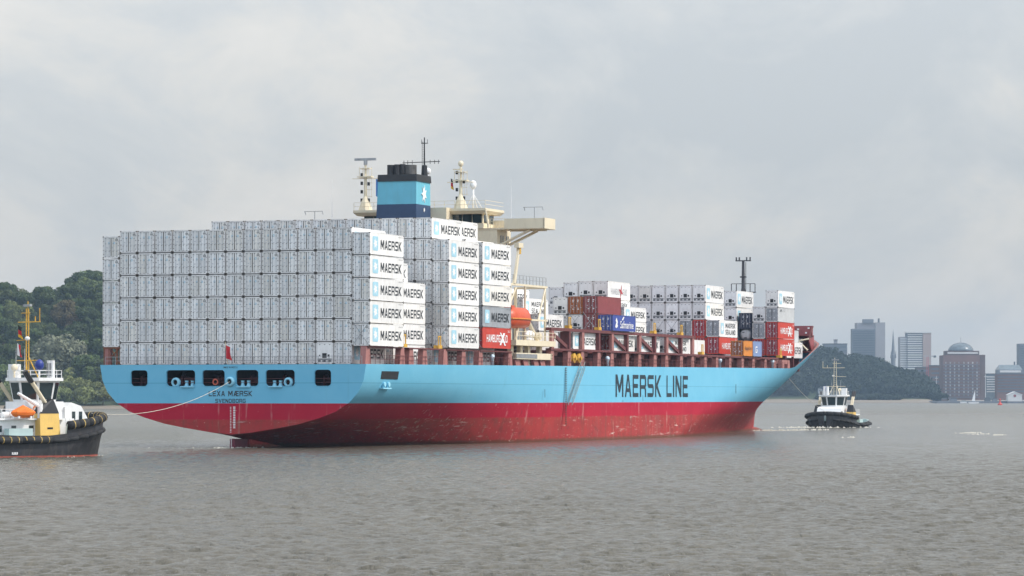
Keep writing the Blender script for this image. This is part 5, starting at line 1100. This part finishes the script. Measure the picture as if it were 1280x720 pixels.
# left bank: terrain and wood
def left_h(x, y):
    u = x / y * FOC + 640; H = float(np.interp(u, [-250, -60, 0, 50, 80, 110, 160, 260, 420, 640, 720], [52, 57, 59, 56, 62, 67, 66, 55, 30, 12, 1]))
    t = (y - 1940) / 330; t = min(max(t, 0), 1); t = t * t * (3 - 2 * t) * .6 + t * .4
    b = min(max((y - 1905) / 40, 0), 1) * 2.2
    return b + H * t - .4
def grid_land(name, xs, ys, fn, m, label):
    v = [(x, y, fn(x, y)) for y in ys for x in xs]; n = len(xs); f = [(j * n + i, j * n + i + 1, (j + 1) * n + i + 1, (j + 1) * n + i) for j in range(len(ys) - 1) for i in range(n - 1)]
    me = bpy.data.meshes.new(name); me.from_pydata(v, [], f); me.update(); me.materials.append(m); me.polygons.foreach_set('use_smooth', [True] * len(f)); tag(link(name, me), label, None, None, 'structure')
def bank_mat(name, zs):
    m = bpy.data.materials.new(name); m.use_nodes = True; nt = m.node_tree; N = nt.nodes; L = nt.links; p = N['Principled BSDF']; p.inputs['Roughness'].default_value = .9
    tc = N.new('ShaderNodeTexCoord'); sx = N.new('ShaderNodeSeparateXYZ'); L.new(tc.outputs['Object'], sx.inputs[0]); n = N.new('ShaderNodeTexNoise'); n.inputs['Scale'].default_value = .12; n.inputs['Detail'].default_value = 6; L.new(tc.outputs['Object'], n.inputs['Vector'])
    a = N.new('ShaderNodeMath'); a.operation = 'MULTIPLY_ADD'; a.inputs[1].default_value = 1.6; L.new(n.outputs[0], a.inputs[0]); L.new(sx.outputs[2], a.inputs[2])
    cr = N.new('ShaderNodeValToRGB'); e = cr.color_ramp.elements; e[0].position = 0; e[0].color = (.13, .11, .085, 1); e[1].position = 1; e[1].color = (.03, .05, .02, 1)
    x = e.new(.30); x.color = (.19, .16, .125, 1); x = e.new(.62); x.color = (.20, .165, .12, 1); x = e.new(.72); x.color = (.05, .065, .028, 1)
    mr = N.new('ShaderNodeMapRange'); mr.inputs[1].default_value = 0; mr.inputs[2].default_value = zs; L.new(a.outputs[0], mr.inputs[0]); L.new(mr.outputs[0], cr.inputs[0]); L.new(cr.outputs[0], p.inputs['Base Color']); return m
grid_land('hillside', list(np.linspace(-1500, 40, 150)), [1880, 1895, 1905, 1915, 1925, 1935, 1945, 1960, 1980, 2010, 2050, 2100, 2150, 2200, 2260, 2320, 2500, 2800], left_h, bank_mat('river bank', 4.2), 'wooded slope of the left bank above a sandy strip')
rt = random.Random(21)
def put(v, px, Y, s):
    X = (px - 640) / FOC * Y; tree(v, (X, Y, left_h(X, Y) - .3), s, rt.random() * 6.28, None, 'trees on the left bank')
for k in range(13): put(rt.choice((4, 5, 5)), -75 + 26 * k + rt.uniform(-5, 5), 1946 + rt.uniform(-3, 4), rt.uniform(.8, 1.15))
for k in range(13): put(rt.choice((4, 4, 3)), -70 + 26 * k + rt.uniform(-6, 6), 1964 + rt.uniform(-4, 5), rt.uniform(.95, 1.35))
for j in range(13):
    Y = 1984 + j * 25
    for k in range(10):
        px = -80 + 32 * k + (j % 2) * 16 + rt.uniform(-9, 9)
        if j < 3 and 38 < px < 104: continue
        if j in (5, 6) and 68 < px < 96: continue
        put(rt.choices((0, 1, 2, 3), (4, 3, 3, 1.5 if j < 4 else .5))[0], px, Y + rt.uniform(-8, 8), rt.uniform(.82, 1.12))
for px, Y, v, s in ((74, 2040, 6, 1.55), (54, 2030, 6, 1.0), (98, 2010, 4, 1.5), (82, 2150, 7, 1.15), (92, 2130, 7, .8), (8, 2290, 1, 1.0), (60, 2300, 0, 1.0), (96, 2320, 0, 1.15), (116, 2320, 1, 1.05), (104, 2300, 2, 1.0), (40, 2310, 2, .9)): put(v, px, Y, s)
for j in range(6):            # the same wood carries on past both sides of what the ship leaves open
    for k in range(15): put(rt.choice((0, 1, 2, 3)), -640 + 38 * k + rt.uniform(-9, 9), 1955 + j * 45 + rt.uniform(-12, 12), rt.uniform(.9, 1.2))
    if j < 4:
        for k in range(9): put(rt.choice((0, 1, 2)), 255 + 34 * k + rt.uniform(-9, 9), 1965 + j * 60 + rt.uniform(-12, 12), rt.uniform(.8, 1.05))
# ------------------------------------------------------------------ right bank: wooded hill, beach, the city
PROF_X = [880, 940, 985, 1005, 1022, 1040, 1052, 1068, 1080, 1098, 1106, 1120, 1132, 1146, 1156, 1166, 1176, 1400]
PROF_Y = [455, 447, 440, 436, 435.5, 438.5, 444, 445, 448, 449, 455, 461, 465, 466, 471, 482, 490, 494]
def right_top(u): return CAM_Z + (HORIZON - float(np.interp(u, PROF_X, PROF_Y))) / FOC * 4250
def right_h(x, y):
    u = x / y * FOC + 640; H = max(right_top(u) - 15, 2.0)
    b = min(max((y - 3890) / 115, 0), 1) * (4.6 if u < 1168 else 1.6) - .4; t = min(max((y - 4010) / 240, 0), 1); t = t ** .8
    return b + max(H - 2, 0) * t
grid_land('far_shore', list(np.linspace(180, 1300, 120)), [3860, 3890, 3915, 3940, 3970, 4000, 4020, 4050, 4090, 4140, 4200, 4260, 4330, 4600, 5200, 6500], right_h, bank_mat('far beach', 8.0), 'wooded hill and sandy beach of the far right bank')
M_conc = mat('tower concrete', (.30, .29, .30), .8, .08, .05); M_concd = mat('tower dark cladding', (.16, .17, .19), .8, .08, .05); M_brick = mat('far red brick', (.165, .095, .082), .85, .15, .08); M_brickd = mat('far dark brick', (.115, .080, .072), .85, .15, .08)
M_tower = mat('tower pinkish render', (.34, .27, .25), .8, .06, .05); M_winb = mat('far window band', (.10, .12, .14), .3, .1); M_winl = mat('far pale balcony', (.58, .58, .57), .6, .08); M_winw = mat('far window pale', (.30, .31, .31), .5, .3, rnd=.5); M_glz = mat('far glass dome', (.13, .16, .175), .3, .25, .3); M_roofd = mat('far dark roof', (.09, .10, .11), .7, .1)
VILLAS = []
for px, py, lab in ((1074, 483, 'white villa half hidden in the far wood right of the tug mast'), (1026, 491, 'small white house near the beach left of the right tug')):
    for Y in range(3990, 4300, 2):
        p = at(px, py, Y)
        if right_h(p.x, Y) >= p.z: break
    o = tag(link('villa', None), lab, 'house'); VILLAS.append((p.x, Y)); z = right_h(p.x, Y)
    MB().box(p.x - 3.2, p.x + 3.2, Y - 4, Y + 3, z - 3, z + 4.5).build('wall', M_winl, o); MB().prism([(p.x - 3.7, z + 4.5), (p.x + 3.7, z + 4.5), (p.x, z + 7.2)], Y - 4.4, Y + 3.4, 'y').build('roof', M_roofd, o)
    for dx in (-2.0, .6): MB().box(p.x + dx, p.x + dx + 1.2, Y - 4.1, Y - 3.95, z + 1.2, z + 3).build('window', M_winb, o)
def build_wood():
    rng = np.random.default_rng(5); q = []
    for _ in range(1250):
        u = rng.uniform(930, 1182); Y = rng.uniform(4018, 4300); X = (u - 640) / FOC * Y; z = right_h(X, Y)
        if any(abs(X - a) < 9 and -3 < b - Y < 34 for a, b in VILLAS) and rng.random() < .85: continue
        h = rng.uniform(9, 18) * (0.6 if u > 1168 else 1); w = h * rng.uniform(.7, 1.0)
        for k in range(4):
            a = rng.random() * 6.28; c = np.array([X + math.cos(a) * w * .25, Y + math.sin(a) * w * .25, z + h * rng.uniform(.35, .75)]); q.append(leaves(rng, c, np.array([w * .32, w * .32, h * .3]), 17, 1.7))
    for _ in range(160):
        u = rng.uniform(1020, 1125); Y = rng.uniform(3990, 4012); X = (u - 640) / FOC * Y; q.append(leaves(rng, np.array([X, Y, right_h(X, Y) + 3]), np.array([4, 4, 3.2]), 30, 1.3))
    tag(link('far_wood', quads_mesh('far_wood', np.concatenate(q), LM['wood'])), 'dark wooded hill fading into haze behind the right tug', None, None, 'stuff')
build_wood()
def block(par, name, px0, px1, pt, pb, Y, dep, m, dz=0):
    a, b = at(px0, pt, Y), at(px1, pb, Y); return MB().box(a.x, b.x, Y + dz, Y + dep, max(b.z, -.5), a.z).build(name, m, par)
def bands(par, px0, px1, pt, pb, n, Y, m, name='window_band', frac=.5):
    for k in range(n):
        y0 = pt + (pb - pt) * k / n; y1 = y0 + (pb - pt) / n * frac; a, b = at(px0, y0, Y), at(px1, y1, Y)
        MB().box(a.x, b.x, Y - .5, Y + .2, b.z, a.z).build(name, m, par)
def bld(name, label, cat='building'): return tag(link(name, None), label, cat)
b = bld('tower_block', 'grey stepped tower block rising over the wooded hill, farthest left of the towers'); Y = 4800
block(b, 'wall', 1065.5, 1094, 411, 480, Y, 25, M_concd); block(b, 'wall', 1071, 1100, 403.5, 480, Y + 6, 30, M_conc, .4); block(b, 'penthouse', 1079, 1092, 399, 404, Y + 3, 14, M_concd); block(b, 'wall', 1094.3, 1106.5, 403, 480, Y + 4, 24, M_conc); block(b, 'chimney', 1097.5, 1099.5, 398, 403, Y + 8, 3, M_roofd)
bands(b, 1066.5, 1093, 413, 446, 11, Y, M_winb)
b = bld('apartment_tower', 'pale banded apartment tower with a plain side wall, between spire and domed building'); Y = 4650
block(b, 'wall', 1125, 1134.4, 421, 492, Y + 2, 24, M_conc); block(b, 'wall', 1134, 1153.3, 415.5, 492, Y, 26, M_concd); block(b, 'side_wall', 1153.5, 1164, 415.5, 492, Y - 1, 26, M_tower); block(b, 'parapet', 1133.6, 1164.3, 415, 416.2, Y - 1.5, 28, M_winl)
bands(b, 1134.4, 1153, 417.5, 463, 16, Y, M_winl, 'balcony', .42); bands(b, 1125.4, 1134, 423, 463, 14, Y + 2, M_winl, 'balcony', .42)
b = bld('church_spire', 'slender grey church spire standing between the two towers', 'church'); Y = 5000; a = at(1116.5, 412, Y); c = at(1116.5, 440, Y); d = at(1116.5, 480, Y); k = Y / FOC
MB().lathe([(.1, a.z), (2.4 * k, c.z - 3), (2.9 * k, c.z - 4), (3.0 * k, (c.z + d.z) / 2)], (a.x, Y, 0), 8).build('spire', M_concd, b); MB().box(a.x - 3.4 * k, a.x + 3.4 * k, Y - 3 * k, Y + 3 * k, d.z, (c.z + d.z) / 2).build('bell_tower', M_brickd, b)
for sg in (-1, 1): MB().lathe([(.1, c.z + 2), (1.0 * k, c.z - 9)], (a.x + sg * 2.9 * k, Y - 2 * k, 0), 6).build('pinnacle', M_concd, b)
b = bld('domed_brick_building', 'large red brick warehouse block crowned by a glass dome'); Y = 4300
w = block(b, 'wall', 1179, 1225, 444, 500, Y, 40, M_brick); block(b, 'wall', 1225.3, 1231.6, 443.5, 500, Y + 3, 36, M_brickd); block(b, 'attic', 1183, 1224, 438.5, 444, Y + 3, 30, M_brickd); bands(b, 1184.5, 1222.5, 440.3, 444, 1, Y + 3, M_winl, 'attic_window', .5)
c = at(1203.5, 439, Y); r = 15.8 * Y / FOC; MB().lathe([(r * math.cos(R(t)), c.z + r * .68 * math.sin(R(t))) for t in range(0, 90, 12)] + [(.3, c.z + r * .68)], (c.x, Y + 20, 0), 24).build('dome', M_glz, b, smooth=True)
m = MB()
for t in range(0, 180, 20): m.path([(c.x + (r + .2) * math.cos(R(e)) * math.cos(R(t)), Y + 20 + (r + .2) * math.cos(R(e)) * math.sin(R(t)), c.z + (r * .68 + .2) * math.sin(R(e))) for e in range(0, 181, 15)], .18, 4)
m.build('dome_rib', M_concd, b); MB().tube((c.x, Y + 20, c.z + r * .68), (c.x, Y + 20, c.z + r * .68 + 7), .3, n=5).build('flagpole', M_steel, b)
wm = None
for j in range(11):
    for i in range(8):
        a = at(1181.5 + 5.45 * i + (.8 if i > 3 else 0), 452.5 + 4.05 * j, Y); e = at(1183.6 + 5.45 * i + (.8 if i > 3 else 0), 454.6 + 4.05 * j, Y)
        wm = wm or MB().box(0, (e.x - a.x) * .8, -.3, .2, 0, (a.z - e.z) * 1.1).mesh('window', M_winw); link('window', wm, b, (a.x, Y, e.z))
for j in range(11):
    a = at(1179.3, 455.6 + 4.05 * j, Y); e = at(1224.7, 456.4 + 4.05 * j, Y); MB().box(a.x, e.x, Y - .9, Y - .05, e.z, a.z).build('balcony', M_concd, b)
def simple(name, label, px0, px1, pt, Y, m, n=4, wmat=None, pb=500):
    b = bld(name, label); block(b, 'wall', px0, px1, pt, pb, Y, 22, m); block(b, 'roof', px0 - .4, px1 + .4, pt - 1.2, pt, Y - .5, 23, M_roofd); bands(b, px0 + .8, px1 - .8, pt + 2.5, pb - 8, n, Y, wmat or M_winb, 'window_band', .4); return b
simple('office_block', 'low grey block on the hill crest just right of the ship bow', 1030, 1059, 430.5, 4700, M_concd, 2, None, 450)
b = bld('chimney_stack', 'small pale stack rising above the crest office block', 'chimney'); block(b, 'shaft', 1042.5, 1047, 424.5, 445, 4760, 5, M_conc); block(b, 'cap', 1042.2, 1047.3, 424, 425, 4759, 7, M_conc)
simple('brick_block', 'low brick block left of the domed building, farther of two', 1146, 1163, 459.5, 4500, M_brickd, 5); simple('brick_block', 'low brick block standing directly against the domed building on its left', 1163.5, 1178.5, 457.5, 4420, M_brick, 6)
simple('glass_office', 'narrow glazed office block just right of the domed building', 1232.5, 1246, 468, 4450, M_glz, 7, M_winl); simple('brick_warehouse', 'long low red brick warehouse at the right edge above the quay', 1246.5, 1290, 468, 4380, M_brick, 6)
b = bld('glass_hall', 'glass roofed hall behind the brick warehouse'); block(b, 'wall', 1248, 1278, 462, 490, 4560, 30, M_concd); a, e = at(1248, 456, 4560), at(1278, 462, 4560); MB().hexa([(a.x, 4560, e.z), (e.x, 4560, e.z), (e.x, 4590, e.z), (a.x, 4590, e.z)], [(a.x + 3, 4572, a.z), (e.x - 3, 4572, a.z), (e.x - 3, 4578, a.z), (a.x + 3, 4578, a.z)]).build('roof', M_glz, b); bands(b, 1250, 1276, 463, 478, 3, 4560, M_winl)
block(b, 'chimney', 1267.5, 1269, 452, 458, 4575, 3, M_roofd)
b = bld('grey_high_rise', 'grey high rise cut off by the right edge'); block(b, 'wall', 1274, 1296, 429.5, 495, 4750, 25, M_concd); bands(b, 1275, 1295, 432, 465, 11, 4750, M_winb)
# crane, quay, pavilion, moored craft
b = tag(link('harbour_crane', None), 'slim crane with a red tower base and thin jib left of the domed building', 'crane'); Y = 4230; p = at(1159.5, 493, Y); t = at(1159.5, 445, Y)
m = MB()
for dx, dy in ((-1.1, -1.1), (1.1, -1.1), (-1.1, 1.1), (1.1, 1.1)): m.tube((p.x + dx, Y + dy, 2), (p.x + dx * .8, Y + dy * .8, t.z), .16, n=4)
for k in range(22): z = 3 + (t.z - 3) * k / 22; m.tube((p.x - 1.1, Y - 1.1, z), (p.x + 1.0, Y - 1.1, z + 2), .12, n=4)
m.box(p.x - 2, p.x + 2, Y - 2, Y + 2, 1.8, 11); m.build('tower', mat('crane red', (.42, .045, .06), .6, .1), b); a, e = at(1155, 444.6, Y), at(1170, 445.8, Y); MB().box(a.x, e.x, Y - .5, Y + .5, e.z, a.z).build('jib', M_steel, b); a, e = at(1167, 444.4, Y), at(1170, 447, Y); MB().box(a.x, e.x, Y - 1, Y + 1, e.z, a.z).build('counterweight', M_roofd, b)
a = at(1171, 497, 3882); MB().box(a.x, a.x + 190, 3882, 4200, -.5, 2.5).build('quay', M_concd, None); tag(bpy.data.objects['quay'], 'low dark quay wall under the city', None, None, 'structure')
for k, (px, w, h, c, lab) in enumerate(((1182, 7, 2.2, M_brickd, 'low dark pontoon shed on the quay left of the sailboat'), (1193, 9, 2.4, M_concd, 'low grey shed on the quay below the domed building'), (1204, 8, 1.8, M_winl, 'long white launch moored under the domed building'), (1236, 7, 3.0, M_roofd, 'dark shed on the quay right of the domed building'), (1245, 6, 2.4, M_concd, 'small grey shed on the quay left of the white pavilion'))):
    Y = 3890 if c is not M_winl else 3878; a = at(px, 500, Y); o = bld('moored_launch' if c is M_winl else 'quay_shed', lab, 'boat' if c is M_winl else 'shed'); ww = w * Y / FOC / 2; z0 = .1 if c is M_winl else 2.5
    MB().prism([(a.x - ww, z0), (a.x + ww, z0), (a.x + ww, z0 + h), (a.x - ww, z0 + h)], Y + (8 if z0 > 1 else -4), Y + (14 if z0 > 1 else 0), 'y').build('wall' if z0 > 1 else 'hull', c, o); MB().prism([(a.x - ww - .4, z0 + h), (a.x + ww + .4, z0 + h), (a.x + ww * .6, z0 + h + 1.3), (a.x - ww * .6, z0 + h + 1.3)], Y + (7.8 if z0 > 1 else -3.5), Y + (14.2 if z0 > 1 else -.5), 'y').build('roof' if z0 > 1 else 'cabin', M_roofd if z0 > 1 else M_glz, o)
b = bld('white_pavilion', 'white gabled pavilion with a round emblem at the waterfront on the right', 'pavilion'); Y = 3872; l, r_, tp = at(1260, 500, Y), at(1277.5, 495, Y), at(1268.5, 490.2, Y); z1 = at(0, 497.2, Y).z + 3
MB().prism([(l.x, 2.2), (r_.x, 2.2), (r_.x, z1), (tp.x, tp.z), (l.x, z1)], Y, Y + 14, 'y').build('gable', M_winl, b); MB().lathe([(1.6, Y - .3), (1.6, Y - .1)], (tp.x, 0, tp.z - 4.2), 12, 'y').build('emblem', M_rbrown, b); MB().prism([(l.x - .6, z1), (tp.x, tp.z + .1), (r_.x + .6, z1), (r_.x + .6, z1 + .6), (tp.x, tp.z + .8), (l.x - .6, z1 + .6)], Y - .4, Y + 14.4, 'y').build('roof', M_winl, b)
MB().box(l.x, r_.x, Y + .3, Y + 13, -.5, 2.2).build('pontoon', M_concd, b)
s = tag(link('sailboat', None), 'small sailboat with one white sail in front of the domed building', 'sailboat'); Y = 3560; p = at(1217, 503.6, Y); k = Y / FOC
MB().prism([(p.x - 7 * k, 1.9), (p.x - 5.5 * k, .0), (p.x + 5.5 * k, 0), (p.x + 7 * k, 2.0)], Y - 1.4, Y + 1.4, 'y').build('hull', M_winl, s); t = at(1219, 487, Y); MB().tube((t.x, Y, 1.5), (t.x, Y, t.z), .12, n=5).build('mast', M_steel, s); MB().prism([(t.x - .2, t.z - .3), (t.x - 4.2 * k, 3.2), (t.x - .2, 3.0)], Y - .06, Y + .06, 'y').build('sail', M_wletter, s)
s = tag(link('channel_buoy', None), 'red channel buoy floating left of the white pavilion', 'buoy'); Y = 2900; p = at(1250, 506.5, Y); MB().lathe([(2.0, -.3), (2.1, .8), (1.5, 1.3), (.8, 2.2), (.55, 4.2)], (p.x, Y, 0), 12).build('float', M_red, s); MB().lathe([(.75, 4.2), (.75, 5.4), (.2, 5.6)], (p.x, Y, 0), 10).build('topmark', M_red, s)
for px, pt, lab in ((1170.5, 470, 'tall thin mast on the shore left of the domed building'), (1231.8, 468, 'white mast on the quay at the right corner of the domed building')):
    Y = 4120; p, t = at(px, 498, Y), at(px, pt, Y); o = tag(link('signal_mast', None), lab, 'mast'); MB().tube((p.x, Y, 2), (p.x, Y, t.z), .35, .25, 6).build('pole', M_winl, o); MB().box(p.x - 1.6, p.x + 1.6, Y - .2, Y + .2, t.z - 3, t.z - 2.4).build('yard', M_winl, o)
# ------------------------------------------------------------------ haze: one closed box of thin even air
hz = MB().box(-4400, 4400, -300, 7300, -3, 160).build('haze', [], None); tag(hz, 'thin blue summer haze over the river', None, None, 'stuff')
hm = bpy.data.materials.new('haze'); hm.use_nodes = True; nt = hm.node_tree; nt.nodes.remove(nt.nodes['Principled BSDF']); pv = nt.nodes.new('ShaderNodeVolumePrincipled')
pv.inputs['Color'].default_value = (.55, .76, 1.0, 1); pv.inputs['Density'].default_value = 5.5e-5; pv.inputs['Anisotropy'].default_value = 0.0; nt.links.new(pv.outputs[0], nt.nodes['Material Output'].inputs['Volume']); hz.data.materials.append(hm)
